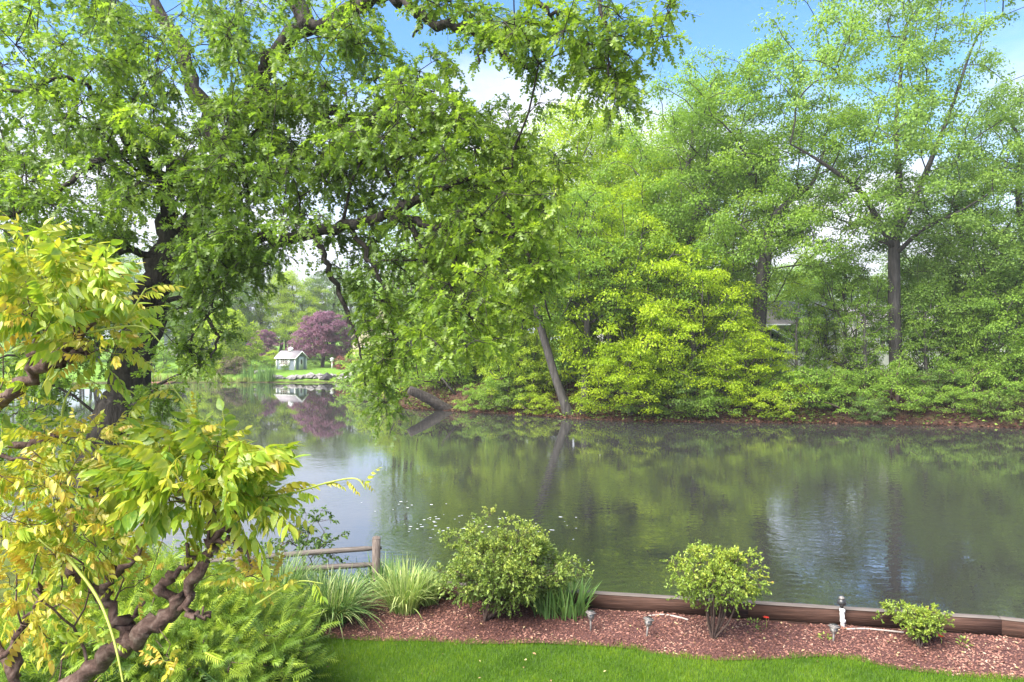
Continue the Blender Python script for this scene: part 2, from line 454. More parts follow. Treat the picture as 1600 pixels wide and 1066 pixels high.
def wob(x, y, s=1.0):
    return (np.sin(x * .9 * s + 1.3) * np.cos(y * 1.1 * s + .4) + .6 * np.sin(x * 2.3 * s - y * 1.7 * s) + .4 * np.cos(x * 4.1 * s + y * 3.3 * s)) / 2


def height(x, y):
    x, y = np.asarray(x, float), np.asarray(y, float)
    sd = pond_sd(x, y)
    near = y < 30
    right = sstep(-14, -7, x) * sstep(34, 38, y) * (1 - sstep(66, 80, y - 0.0 * x))
    H = np.where(near, .9, .85 + 1.05 * right)
    w = np.where(near, np.where(x > -1.7, .3, 1.6), 3.2 + 1.6 * right)
    land = H * sstep(0, 1, sd / w) + np.where(near, 0, np.clip(.018 * (sd - 8), 0, 5)) + np.where(near, .012, .07) * wob(x, y, .6) * sstep(0, 2, sd)
    return np.where(sd > 0, land, -.1 - np.minimum(1.3, .5 * -sd))


def geo(a, b, d0, g):
    out = [a]; d = d0
    while out[-1] < b:
        out.append(out[-1] + d); d *= g
    return out


xs = np.arange(-14, 14.01, .3)
xr = np.array(geo(14.9, 65, .9, 1.0) + geo(68, 600, 4, 1.25))
xs = np.concatenate([-xr[::-1], xs, xr])
ys = np.concatenate([np.arange(-4, 16, .2), np.arange(16, 92, .7), geo(93, 900, 2, 1.15)])
XX, YY = np.meshgrid(xs, ys)
ZZ = height(XX, YY)
ZZ = np.where((YY < 9.5) & (XX > -14), np.minimum(ZZ, .9), ZZ)
SD = pond_sd(XX, YY)
rightbank = (XX > -9) & (YY > 34) & (YY < 75)
LAWN = np.where(rightbank, sstep(4.5, 9, SD) * .9, np.where(YY > 34, sstep(.2, 1.2, SD), .35))
nx, ny = len(xs), len(ys)
ii = (np.arange(ny - 1)[:, None] * nx + np.arange(nx - 1)[None]).ravel()
quads = np.stack([ii, ii + 1, ii + nx + 1, ii + nx], -1)
ground = link('ground', mesh_np('ground', np.stack([XX, YY, ZZ], -1).reshape(-1, 3), [quads], M['ground'], LAWN.ravel(), True), kind='structure')

wm = MB(); wm.poly([(-110, 6, 0), (90, -10, 0), (90, 60, 0), (40, 130, 0), (-110, 130, 0)])
water = wm.build('pond_water', M['water'], kind='structure')

EDGE = [G(px, py)[:2] for px, py in ((300, 972), (400, 980), (470, 990), (560, 997), (650, 999), (750, 1003), (870, 1003), (980, 1010), (1040, 1021),
                                     (1110, 1028), (1200, 1027), (1290, 1024), (1345, 1030), (1400, 1042), (1500, 1052), (1620, 1060), (1800, 1072), (2100, 1090))]
EDGE = spline(EDGE, 5)
ex, ey = EDGE[:, 0], EDGE[:, 1]
wx, wy = np.array(WALL).T


def edge_y(x): return np.interp(x, ex, ey)


def wall_y(x): return np.where(x < -1.6, 12.0 + 0 * x, np.interp(x, wx, wy))


def bed_z(x, y):
    return 1.0 + .018 * wob(x * 2, y * 2) + .03 * np.clip((y - edge_y(x)) / .5, 0, 1)


def strip(x0, x1, n, ylo, yhi, m, zf):
    x = np.linspace(x0, x1, n); t = np.linspace(0, 1, m)
    X = np.repeat(x[None], m, 0); Y = ylo(x)[None] * (1 - t[:, None]) + yhi(x)[None] * t[:, None]
    V = np.stack([X, Y, zf(X, Y)], -1).reshape(-1, 3)
    i = (np.arange(m - 1)[:, None] * n + np.arange(n - 1)[None]).ravel()
    return V, np.stack([i, i + 1, i + n + 1, i + n], -1)


V, Q = strip(-4.6, 13.0, 240, lambda x: edge_y(x) - .06, lambda x: wall_y(x) - .02 - .9 * (x < -1.6), 20, bed_z)
mulch = link('mulch_bed', mesh_np('mulch_bed', V, [Q], M['mulch'], None, True), kind='structure')
V, Q = strip(-14, 13.0, 160, lambda x: 0 * x - 3, lambda x: edge_y(x) - .0, 60, lambda X, Y: .985 + .01 * wob(X, Y))
lawn = link('lawn', mesh_np('lawn', V, [Q], M['soil'], None, True), kind='structure')

# ------------------------------------------------------------------ leaf templates and scattering
T_DIA = (np.array([(0, 0, 0), (.3, .42, .07), (0, 1, -.12), (-.3, .42, .07)]), np.array([(0, 1, 2), (0, 2, 3)]))
T_OVATE = (np.array([(0, 0, 0), (.27, .36, .07), (.2, .72, .03), (0, 1, -.1), (-.2, .72, .03), (-.27, .36, .07), (0, .5, 0)]),
           np.array([(0, 1, 6), (1, 2, 6), (2, 3, 6), (3, 4, 6), (4, 5, 6), (5, 0, 6)]))
T_OAK = (np.array([(0, 0, 0), (0, .3, .02), (0, .58, .0), (0, .8, -.06), (0, 1.03, -.16), (.24, .38, .07), (.36, .68, .06), (.2, .94, -.06),
                   (-.24, .38, .07), (-.36, .68, .06), (-.2, .94, -.06), (.05, .1, .02), (-.05, .1, .02)]),
         np.array([(11, 5, 1), (1, 6, 2), (2, 7, 3), (12, 1, 8), (1, 2, 9), (2, 3, 10), (11, 1, 12), (3, 7, 4), (3, 4, 10)]))
T_BLADE = (np.array([(-.5, 0, 0), (.5, 0, 0), (.36, .5, .0), (-.36, .5, 0), (0, 1, 0)]), np.array([(0, 1, 2), (0, 2, 3), (3, 2, 4)]))


def scatter(tmpl, pos, d, n, size, lv, wid=None):
    tv, tt = tmpl
    d = norm(d); s = norm(np.cross(d, n)); n = np.cross(s, d)
    size = np.asarray(size, float) * np.ones(len(pos))
    sx = size if wid is None else np.asarray(wid, float) * np.ones(len(pos))
    V = pos[:, None] + tv[None, :, 0, None] * (s * sx[:, None])[:, None] + tv[None, :, 1, None] * (d * size[:, None])[:, None] \
        + tv[None, :, 2, None] * (n * size[:, None])[:, None]
    T = (tt[None] + (np.arange(len(pos)) * len(tv))[:, None, None]).reshape(-1, 3)
    return V.reshape(-1, 3), T, np.repeat(np.clip(lv, 0, 1), len(tv))


def join(parts):
    Vs, Ts, Ls, n = [], [], [], 0
    for V, T, l in parts:
        Vs.append(V); Ts.append(T + n); Ls.append(l); n += len(V)
    return np.concatenate(Vs), np.concatenate(Ts), np.concatenate(Ls)


def rnd_dir(n):
    return norm(rng.normal(size=(n, 3)))


def clump_leaves(cen, rad, per, tmpl, size, flat=.45, droop=.35, upbias=1.0, lvc=None, outc=None, down=.35):
    """pads of leaves round the clump centres"""
    m = len(cen); rad = np.asarray(rad) * np.ones(m)
    if lvc is None:
        lvc = rng.uniform(.15, .85, m)
    k = np.repeat(np.arange(m), per); N = len(k)
    q = rnd_dir(N) * (rng.uniform(0, 1, N) ** .5)[:, None]
    off = q * rad[k][:, None] * np.array([1, 1, flat])
    off[:, 2] -= droop * rad[k] * (q[:, 0] ** 2 + q[:, 1] ** 2)
    pos = cen[k] + off
    hor = norm(q * np.array([1, 1, .15]) + rng.normal(0, .5, (N, 3)))
    d = hor + np.array([0, 0, -down]) + rng.normal(0, .25, (N, 3))
    nn = np.array([0, 0, upbias]) + .45 * q + rng.normal(0, .42, (N, 3))
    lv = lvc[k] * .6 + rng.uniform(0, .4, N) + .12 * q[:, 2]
    return scatter(tmpl, pos, d, nn, size * rng.uniform(.65, 1.25, N), lv)


def twig_leaves(cen, rad, ntw, per, tmpl, size, spread_dir=None, sag=.5, lvc=None, tw_r=.004, vert=.5):
    """each clump is a spray of twigs with leaves along them; returns leaf mesh data and twig tubes"""
    m = len(cen); rad = np.asarray(rad) * np.ones(m)
    if lvc is None:
        lvc = rng.uniform(.1, .9, m)
    k = np.repeat(np.arange(m), ntw); nt = len(k)
    td = rng.normal(size=(nt, 3)) * np.array([1, 1, vert])
    if spread_dir is not None:
        td = norm(td) + spread_dir[k]
    td = norm(td); L = rad[k] * rng.uniform(.6, 1.15, nt)
    kk = np.repeat(np.arange(nt), per); N = len(kk)
    t = rng.uniform(.15, 1, N) ** .8
    pos = cen[k[kk]] + td[kk] * (t * L[kk])[:, None]
    pos[:, 2] -= sag * L[kk] * t * t
    tang = td[kk].copy(); tang[:, 2] -= 2 * sag * t
    d = norm(tang) + rng.normal(0, .65, (N, 3)) + np.array([0, 0, -.25])
    nn = np.array([0, 0, 1.0]) + rng.normal(0, .55, (N, 3))
    lv = lvc[k[kk]] * .6 + rng.uniform(0, .4, N)
    leaves = scatter(tmpl, pos, d, nn, size * rng.uniform(.65, 1.2, N), lv)
    # twigs: three-sided slivers with two segments
    tt = np.array([0, .5, 1.0])
    pts = cen[k][:, None] + td[:, None] * (L[:, None] * tt)[..., None]
    pts[..., 2] -= sag * L[:, None] * tt ** 2
    u = norm(np.cross(td, [.3, .2, .9])); w = np.cross(td, u)
    ang = np.array([0, 2.09, 4.19]); rr = np.array([tw_r, tw_r * .75, tw_r * .3])
    ring = np.cos(ang)[None, :, None] * u[:, None] + np.sin(ang)[None, :, None] * w[:, None]
    V = pts[:, :, None] + rr[None, :, None, None] * ring[:, None]
    base = (np.arange(nt) * 9)[:, None]
    q = []
    for s_ in range(2):
        for j in range(3):
            q.append(np.concatenate([base + s_ * 3 + j, base + s_ * 3 + (j + 1) % 3, base + s_ * 3 + 3 + (j + 1) % 3, base + s_ * 3 + 3 + j], 1))
    return leaves, (V.reshape(-1, 3), np.concatenate(q))


# ------------------------------------------------------------------ branching: attach clumps to a skeleton, radii by the pipe rule
class Skel:
    def __init__(s):
        s.p, s.par, s.r, s.len = [], [], [], []

    def add(s, p, par, r=0.0):
        s.p.append(np.asarray(p, float)); s.par.append(par); s.r.append(r)
        s.len.append(0 if par < 0 else s.len[par] + np.linalg.norm(s.p[-1] - s.p[par]))
        return len(s.p) - 1

    def line(s, rows, par=-1, k=4, crook=0.0):
        """rows: x,y,z,r; starts from the nearest existing node unless it is the root"""
        q = spline(rows, k)
        if par == -1 and s.p:
            par = int(np.argmin(np.linalg.norm(np.array(s.p) - q[0, :3], axis=1)))
        if crook:
            q[1:-1, :3] += rng.normal(0, crook, (len(q) - 2, 3)) * np.minimum(1, .35 + q[1:-1, 3:4] * 4)
        for row in q:
            par = s.add(row[:3], par, row[3])
        return par

    def attach(s, cen, bf=.35, seg=.8, lift=.12, jit=.08):
        P0 = np.array(s.p)
        dmin = np.array([np.min(np.linalg.norm(P0 - c, axis=1)) for c in cen])
        cap = len(s.p) + len(cen) * 9 + 10
        A = np.zeros((cap, 3)); A[:len(P0)] = P0; Ln = np.zeros(cap); Ln[:len(P0)] = s.len
        for i in np.argsort(dmin):
            c = cen[i]; n = len(s.p)
            dv = A[:n] - c; dist = np.sqrt((dv * dv).sum(1))
            j = int(np.argmin(dist + bf * Ln[:n] + .25 * np.maximum(dv[:, 2], 0)))
            a = A[j]; L = dist[j]; ns = int(min(8, max(2, L / seg)))
            bend = rng.normal(0, jit, 3) * L + np.array([0, 0, lift * L])
            par = j
            for t in np.arange(1, ns + 1) / ns:
                q = a * (1 - t) + c * t + bend * 4 * t * (1 - t) * .6 + (rng.normal(0, jit * .25, 3) * L if t < 1 else 0)
                par = s.add(q, par)
                A[par] = q; Ln[par] = s.len[par]

    def mesh(s, mat, tip=.02, power=.5, rmin=.006, rough=.05, name='trunk', maxr=9, thin_sides=5, knotty=False):
        n = len(s.p); w = np.zeros(n); ch = [[] for _ in range(n)]
        for i, p in enumerate(s.par):
            if p >= 0:
                ch[p].append(i)
        for i in range(n - 1, -1, -1):
            if not ch[i]:
                w[i] += 1
            if s.par[i] >= 0:
                w[s.par[i]] += w[i]
        r = np.maximum(np.array(s.r), np.maximum(rmin, np.minimum(maxr, tip * w ** power)))
        for i in range(n):
            if s.par[i] >= 0 and s.r[i] == 0:
                r[i] = min(r[i], r[s.par[i]] * .92)
        mb = MB(); seen = np.zeros(n, bool)
        for i in range(n):
            if seen[i]:
                continue
            chain = [] if s.par[i] < 0 else [s.par[i]]
            j = i
            while True:
                chain.append(j); seen[j] = True
                c = [x for x in ch[j] if not seen[x]]
                if not c:
                    break
                j = max(c, key=lambda x: (r[x], w[x]))
            pts = np.array([s.p[x] for x in chain]); rr = np.array([r[x] for x in chain])
            if s.par[i] >= 0:
                rr[0] = min(rr[0], rr[1] * 1.15)
            big = rr.max()
            mb.tube(pts, rr, 12 if big > .16 else (7 if big > .05 else thin_sides), True, rough if (big > .1 or knotty) else 0)
        return mesh_np(name, np.concatenate(mb.v), [np.concatenate(v) for v in mb.f.values()], mat, None, True)


def crown_points(n, H, cb, Rr, shell=2.4, flatten=None, gap=.2, top=.62):
    """clump centres in an uneven crown: cb..H high, radius Rr, widest at `top`"""
    out = []
    ph = rng.uniform(0, 6.28, 6)
    while len(out) < n:
        z = rng.uniform(0, 1); a = rng.uniform(0, 2 * np.pi)
        prof = math.sqrt(max(0, 1 - ((z - (1 - top)) / (top if z > 1 - top else 1 - top + .18)) ** 2))
        lob = 1 + gap * (math.sin(3 * a + ph[0] + 3 * z) * .5 + math.sin(2 * a + ph[1] - 5 * z) * .5 + math.sin(5 * a + 8 * z + ph[2]) * .35)
        rmax = Rr * prof * lob
        rr = rmax * rng.uniform(0, 1) ** (1 / shell)
        if rng.uniform() > (rmax / (Rr * 1.3)) + .15:
            continue
        zz = cb + z * (H - cb)
        out.append((rr * math.cos(a), rr * math.sin(a), zz))
    return np.array(out)


def build_tree(name, H, cb, Rr, n, per, size, crad, tr, bark, skel=None, flat=.45, droop=.35, bf=.35, shell=2.4, gap=.22, top=.62, tmpl=T_DIA, lean=(0, 0), tip=.03, power=.48, clumps=None, leaf='fol_mid', lift=.12):
    s = Skel()
    if skel is None:
        z = np.linspace(-.3, H * .8, 9)
        rows = [(lean[0] * (t / H) ** 1.3 * H if t > 0 else 0, lean[1] * max(t, 0), t, tr * (1 - .8 * max(0, t) / H) * (1.35 if t < 0 else 1)) for t in z]
        rows = [(a + rng.normal(0, .012 * H) * (i > 1), b + rng.normal(0, .012 * H) * (i > 1), c, d) for i, (a, b, c, d) in enumerate(rows)]
        s.line(rows)
    else:
        for rows in skel:
            s.line(rows)
    c = crown_points(n, H, cb, Rr, shell, None, gap, top) if clumps is None else clumps
    if skel is None:
        f = np.clip(c[:, 2:] / H, 0, 1)
        c[:, :2] += np.array([lean]) * H * f * .9
    s.attach(c, bf, seg=max(.5, Rr * .14), lift=lift)
    tm = s.mesh(bark, tip, power)
    tm.name = name + '_trunk'
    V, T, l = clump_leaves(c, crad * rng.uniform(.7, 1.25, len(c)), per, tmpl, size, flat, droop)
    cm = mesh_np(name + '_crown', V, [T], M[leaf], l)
    return tm, cm


def place_tree(proto, name, label, loc, scale=1.0, rz=0.0, leaf=None, bark=None, cat='tree', group=None):
    t = thing(name, label, cat, loc, rz, group, scale)
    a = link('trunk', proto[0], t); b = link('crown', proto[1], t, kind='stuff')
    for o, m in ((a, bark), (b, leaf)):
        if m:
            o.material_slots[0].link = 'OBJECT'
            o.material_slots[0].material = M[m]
    return t


# ------------------------------------------------------------------ trees across the pond
def at(px, Y, dz=0.0):
    x = (px - 800) / F * Y
    return (x, Y, float(height(x, Y)) + dz)


def local_rows(base, rows):
    """rows: px, py, distance, radius -> coordinates local to base"""
    return [tuple(P(a, b, y) - np.array(base)) + (r,) for a, b, y, r in rows]


PI = math.pi
b_big = at(1402, 45.5)
big_skel = [local_rows(b_big, r) for r in (
    [(1404, 622, 45.5, 0.600), (1401, 580, 45.5, 0.448), (1398, 500, 45.5, 0.400), (1397, 430, 45.5, 0.376), (1397, 385, 45.5, 0.344), (1403, 340, 45.6, 0.256), (1405, 280, 45.8, 0.208), (1400, 200, 46, 0.160), (1408, 110, 46, 0.096), (1415, 40, 46, 0.048)],
    [(1397, 390, 45.5, 0.240), (1375, 350, 45, 0.192), (1345, 300, 44.5, 0.160), (1300, 265, 44, 0.128), (1262, 240, 43.8, 0.080), (1235, 225, 43.5, 0.040)],
    [(1400, 370, 45.5, 0.240), (1425, 320, 46, 0.200), (1455, 250, 46.5, 0.160), (1490, 160, 46.5, 0.112), (1515, 85, 46.5, 0.072), (1540, 30, 46, 0.040)],
    [(1405, 280, 45.8, 0.160), (1360, 220, 46.5, 0.120), (1320, 160, 47, 0.080), (1290, 100, 47, 0.040)],
    [(1397, 400, 45.5, 0.160), (1440, 360, 44, 0.112), (1500, 330, 43, 0.080), (1550, 300, 42.5, 0.040)])]
ptA = build_tree('big', 30, 9.5, 9.2, 360, 180, .21, 1.05, .5, M['bark'], skel=big_skel, flat=.55, gap=.45, bf=.25, shell=2.0, tip=.022, leaf='fol_pale')
place_tree(ptA, 'tall_tree', 'tallest airy pale green tree with a thick straight dark trunk on the right bank', b_big)

b_fork = at(1185, 47)
fork_skel = [local_rows(b_fork, r) for r in (
    [(1182, 640, 47, .6), (1184, 560, 47, .5), (1187, 490, 47, .46), (1194, 410, 47, .42), (1198, 395, 47, .4)],
    [(1198, 395, 47, .3), (1203, 350, 47, .27), (1222, 325, 47.2, .22), (1250, 300, 47.5, .18), (1270, 285, 47.5, .14), (1290, 230, 48, .08)],
    [(1198, 395, 47, .3), (1215, 380, 46.8, .24), (1240, 360, 46.5, .2), (1262, 345, 46.3, .16), (1285, 310, 46, .08)],
    [(1203, 350, 47, .22), (1190, 290, 47.5, .2), (1160, 220, 48, .16), (1150, 160, 48.5, .1), (1145, 120, 48.5, .05)])]
ptB = build_tree('fork', 23.5, 8, 7.2, 300, 175, .19, 1.05, .5, M['bark'], skel=fork_skel, flat=.55, gap=.42, bf=.25, shell=2.2, tip=.022)
place_tree(ptB, 'forked_tree', 'forked mid green tree whose two bare limbs part above the grey roofed house', b_fork)

ptC = build_tree('dense', 24, 5, 7.0, 400, 185, .19, 1.2, .45, M['bark'], flat=.6, gap=.36)
ptD = build_tree('dense_b', 22, 4, 6.4, 390, 185, .19, 1.15, .4, M['bark'], flat=.6, gap=.38, top=.55, lean=(.05, 0))
ptE = build_tree('maple', 10, 1.2, 4.8, 200, 150, .17, .95, .16, M['bark'], flat=.32, droop=.35, gap=.35, top=.66, bf=.5, lift=.02, leaf='fol_yellow')
ptE2 = build_tree('maple_b', 8, .5, 4.2, 170, 150, .17, .9, .12, M['bark'], flat=.32, droop=.4, gap=.4, top=.7, bf=.5, lift=.02, leaf='fol_yellow')
ptS = build_tree('shrub', 3.2, .2, 2.5, 70, 110, .14, .6, .05, M['twig'], flat=.35, droop=.4, gap=.4, top=.7, lift=.0)
ptS2 = build_tree('shrub_b', 2.6, .15, 2.8, 80, 100, .14, .55, .05, M['twig'], flat=.3, droop=.5, gap=.45, top=.75, lift=.0)
ptY = build_tree('sapling', 7, 1.8, 1.7, 50, 70, .13, .55, .07, M['bark'], gap=.4)

row = [  # proto, name, label, px, distance, scale, rot, leaf, bark
    (ptC, 'leafy_tree', 'broad yellow green tree rising behind the oak leaves left of the clouds', 905, 58, (1.0, 1.0, .98), .4, 'fol_yellow', 'bark'),
    (ptD, 'leafy_tree', 'lime green tree with rounded top under the right hand cloud', 1010, 56, (1.05, 1.05, .98), 1.7, 'fol_yellow', 'bark'),
    (ptC, 'leafy_tree', 'mid green tree between the lime canopy and the forked tree', 1085, 50, (.92, .92, .93), 2.9, 'fol_mid', 'bark'),
    (ptD, 'leafy_tree', 'green tree half hidden behind the right side of the oak foliage', 800, 56, (1.0, 1.0, .9), .2, 'fol_lime', 'bark_pale'),
    (ptC, 'leafy_tree', 'green tree with a pale brown trunk behind the drooping oak twigs', 745, 58, (.95, .95, .8), 4.1, 'fol_mid', 'bark_pale'),
    (ptD, 'leafy_tree', 'pale green tree just right of the tallest tree', 1492, 49, (.95, .95, .72), 5.0, 'fol_pale', 'bark'),
    (ptC, 'leafy_tree', 'pale green tree cut by the right edge of the picture', 1600, 47, (.9, .9, .86), .9, 'fol_pale', 'bark'),
    (ptD, 'leafy_tree', 'green tree filling the gap between forked tree and tallest tree', 1300, 78, (1.0, 1.0, .55), 3.3, 'fol_mid', 'bark'),
    (ptD, 'leafy_tree', 'lime green tree crown showing between mid green tree and forked tree', 1140, 66, (1.1, 1.1, .98), 2.4, 'fol_lime', 'bark'),
    (ptC, 'leafy_tree', 'pale green tree behind the house left of the tallest trunk', 1265, 82, (1.0, 1.0, .56), 5.5, 'fol_pale', 'bark'),
    (ptC, 'leafy_tree', 'pale green tree behind the white house right of the tallest trunk', 1430, 80, (1.0, 1.0, .56), 1.1, 'fol_pale', 'bark'),
    (ptD, 'leafy_tree', 'green tree behind the white house near the right edge', 1550, 78, (1.0, 1.0, .6), 4.4, 'fol_lime', 'bark'),
    (ptD, 'leafy_tree', 'yellow green tree low behind the layered maple and leaning trunk', 945, 52, (.85, .85, .68), 4.9, 'fol_yellow', 'bark'),
    (ptE, 'maple_tree', 'bright yellow green maple with layered boughs beside the leaning trunk', 955, 46, (1.05, 1.05, 1.25), .3, 'fol_yellow', 'bark'),
    (ptE, 'maple_tree', 'bright yellow green maple in tiers left of the grey roofed house', 1082, 45, (.86, .86, .98), 2.2, 'fol_yellow', 'bark'),
    (ptE2, 'maple_tree', 'low yellow green maple reaching over the water at the middle of the far bank', 985, 43.6, (.75, .75, .6), 4.0, 'fol_yellow', 'bark'),
    (ptE2, 'maple_tree', 'slender lime maple hanging over the water below the grey roofed house', 1165, 43.8, (.7, .7, .68), 1.0, 'fol_yellow', 'bark'),
    (ptE2, 'maple_tree', 'lime green low maple low on the bank just left of the leaning trunk', 815, 48.5, (.62, .62, .8), 2.7, 'fol_lime', 'bark'),
    (ptE, 'maple_tree', 'soft green young maple standing just left of the tallest trunk', 1322, 47.5, (.68, .68, .98), 1.4, 'fol_mid', 'bark'),
    (ptE2, 'maple_tree', 'green young maple right of the tallest trunk before the white house', 1474, 46, (.75, .75, 1.2), 5.2, 'fol_mid', 'bark'),
    (ptE2, 'maple_tree', 'dusky green young maple low on the right edge of the far bank', 1592, 43.5, (.9, .9, .95), 3.5, 'fol_mid', 'bark'),
    (ptE, 'maple_tree', 'light green low tree behind the leaning log', 735, 55, (.9, .9, .9), 3.0, 'fol_lime', 'bark_pale'),
    (ptY, 'sapling', 'thin sapling close by the left side of the tallest trunk', 1352, 44.6, (.9, .9, .95), 0, 'fol_mid', 'bark'),
    (ptY, 'sapling', 'thin sapling close by the right side of the tallest trunk', 1446, 44.2, (.8, .8, .9), 1, 'fol_mid', 'bark'),
    (ptY, 'sapling', 'thin sapling in front of the sunroom of the grey roofed house', 1244, 45, (.7, .7, .95), 2, 'fol_mid', 'bark'),
    (ptY, 'sapling', 'leafy sapling before the grey roof right of the forked tree', 1262, 52, (1.3, 1.3, .9), 2.6, 'fol_mid', 'bark'),
    (ptY, 'sapling', 'leafy sapling before the white wall left of the tallest trunk', 1290, 49, (.8, .8, .95), 4, 'fol_lime', 'bark'),
    (ptY, 'sapling', 'leafy sapling before the white wall right of the tallest trunk', 1512, 49, (1.5, 1.5, 1.0), 5, 'fol_mid', 'bark'),
    (ptY, 'sapling', 'thin dark stemmed sapling near the right end of the far bank', 1540, 44, (1.1, 1.1, 1.0), 3, 'fol_mid', 'bark'),
]
for pr, nm, lab, px, Y, s_, rz, lf, bk in row:
    place_tree(pr, nm, lab, at(px, Y, -.05), s_, rz, lf, bk)

# the leaning trunk and its neighbour at the water's edge
b = at(886, 45.3)
sk = [local_rows(b, [(890, 655, 45.3, 0.484), (882, 630, 45.3, 0.328), (868, 590, 45.5, 0.281), (855, 545, 45.8, 0.250), (842, 500, 46.2, 0.218), (830, 430, 46.8, 0.172), (822, 350, 47.5, 0.117), (815, 270, 48, 0.062)])]
pt = build_tree('leaning', 17, 7, 4.6, 170, 110, .18, .95, .3, M['bark'], skel=sk, clumps=crown_points(170, 17, 7, 4.4) + np.array([-2.6, 2, 0]))
place_tree(pt, 'leaning_tree', 'tree with a pale trunk leaning left out of the far bank', b, leaf='fol_lime')
b = at(913, 45)
sk = [local_rows(b, [(913, 655, 45, .5), (914, 630, 45, .32), (915, 590, 45.1, .27), (917, 530, 45.4, .24), (921, 440, 46, .18), (922, 360, 46.6, .1)])]
pt = build_tree('straight', 15, 6, 4, 130, 110, .18, .9, .3, M['bark'], skel=sk)
place_tree(pt, 'straight_tree', 'straight slim trunked tree just right of the leaning trunk', b, leaf='fol_mid')

bank = [  # shrubs on the far bank
    (ptS2, 'low green shrub over the water beside the leaning log', 758, 48.6, .7, 'fol_mid'),
    (ptS, 'loose green shrub at the foot of the bank left of the leaning trunk', 795, 47.6, .7, 'ground_cover'),
    (ptS2, 'small green shrub between leaning log and leaning trunk', 838, 46.3, .55, 'fol_lime'),
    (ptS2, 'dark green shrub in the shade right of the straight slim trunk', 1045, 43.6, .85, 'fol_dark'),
    (ptS, 'green shrub under the layered maple at the water', 1090, 43.0, .8, 'fol_mid'),
    (ptS2, 'lime green shrub trailing into the water below the house', 1200, 42.7, .7, 'fol_lime'),
    (ptS2, 'wide green shrub on the bank below the sunroom', 1250, 43.4, 1.0, 'fol_mid'),
    (ptS, 'green shrub leaning over the red brown bank left of the tallest tree', 1305, 43.3, .8, 'fol_mid'),
    (ptS, 'fresh green drooping shrub at the foot of the tallest tree', 1402, 42.6, .95, 'fol_mid'),
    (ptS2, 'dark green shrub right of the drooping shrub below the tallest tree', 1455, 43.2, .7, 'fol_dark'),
    (ptS2, 'dusky green trailing shrub on the red bank near the right edge', 1520, 42.6, .85, 'fol_mid'),
    (ptS, 'tall dusky green shrub cut by the right edge at the water', 1588, 42.2, 1.0, 'fol_mid'),
    (ptS, 'green shrub before the white house right of the tallest tree', 1500, 47, .75, 'fol_pale'),
    (ptS, 'olive green shrub on top of the bank below the white siding', 1545, 47, .9, 'fol_pale'),
    (ptS, 'green shrub on top of the bank before the sunroom', 1190, 49, .6, 'fol_mid'),
    (ptS2, 'round green shrub between house and tallest trunk', 1345, 48, .7, 'fol_pale'),
    (ptS2, 'low green trailing shrub on the red bank right of the drooping shrub', 1490, 41.6, .6, 'fol_mid'),
    (ptS2, 'low olive shrub at the water at the right end of the far bank', 1560, 40.6, .65, 'ground_cover'),
    (ptS2, 'dark low shrub at the water left of the drooping shrub', 1355, 42.0, .55, 'fol_dark'),
    (ptS, 'light green shrub at the corner where the pond bends away', 625, 57, 1.3, 'fol_lime'),
    (ptS2, 'pale green shrub overhanging the water at the pond bend', 592, 70, 1.5, 'fol_pale'),
    (ptS, 'green shrub behind the leaning log on the bank', 690, 53, 1.2, 'fol_mid'),
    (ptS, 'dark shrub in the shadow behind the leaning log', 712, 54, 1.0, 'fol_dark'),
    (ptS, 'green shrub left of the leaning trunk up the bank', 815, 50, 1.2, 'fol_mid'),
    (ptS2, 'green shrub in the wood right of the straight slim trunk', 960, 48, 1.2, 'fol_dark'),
    (ptS, 'shaded green shrub between the two layered maples', 1035, 47, 1.2, 'fol_mid'),
]
for k, (pr, lab, px, Y, s_, lf) in enumerate(bank):
    place_tree(pr, 'bank_shrub', lab, at(px, Y, -.05), s_, k * 1.9, lf, None, 'shrub')

# ground cover and leaf litter on the right bank
n = 40000
x = rng.uniform(-9, 36, n); y = rng.uniform(38, 56, n); sd_ = pond_sd(x, y)
keep = (sd_ > .25) & (rng.uniform(0, 1, n) < np.where(wob(x, y, .8) > -.1, .9, .18)) & ~((x > 20) & (sd_ < 3.2) & (rng.uniform(0, 1, n) < .75))
x, y = x[keep], y[keep]; n = len(x)
pos = np.stack([x, y, height(x, y) + rng.uniform(0, .35, n)], -1)
V, T, l = scatter(T_DIA, pos, rnd_dir(n) * np.array([1, 1, .3]), np.array([0, 0, 1.]) + rng.normal(0, .5, (n, 3)), rng.uniform(.12, .24, n), rng.uniform(0, 1, n))
o = link('ground_cover', mesh_np('ground_cover', V, [T], M['ground_cover'], l), kind='stuff')
tag(o, 'green ground cover plants creeping over the far right bank', 'ground cover')
n = 60000
x = rng.uniform(-9, 36, n); y = rng.uniform(38, 52, n); sd_ = pond_sd(x, y); keep = (sd_ > .05) & (sd_ < 6)
x, y = x[keep], y[keep]; n = len(x)
pos = np.stack([x, y, height(x, y) + .03], -1)
V, T, l = scatter(T_DIA, pos, rnd_dir(n) * np.array([1, 1, .4]), np.array([0, 0, 1.]) + rng.normal(0, .4, (n, 3)), rng.uniform(.08, .2, n), rng.uniform(0, 1, n))
o = link('leaf_litter', mesh_np('leaf_litter', V, [T], M['litter'], l), kind='stuff')
tag(o, 'red brown fallen leaves lying on the far right bank', 'leaf litter')

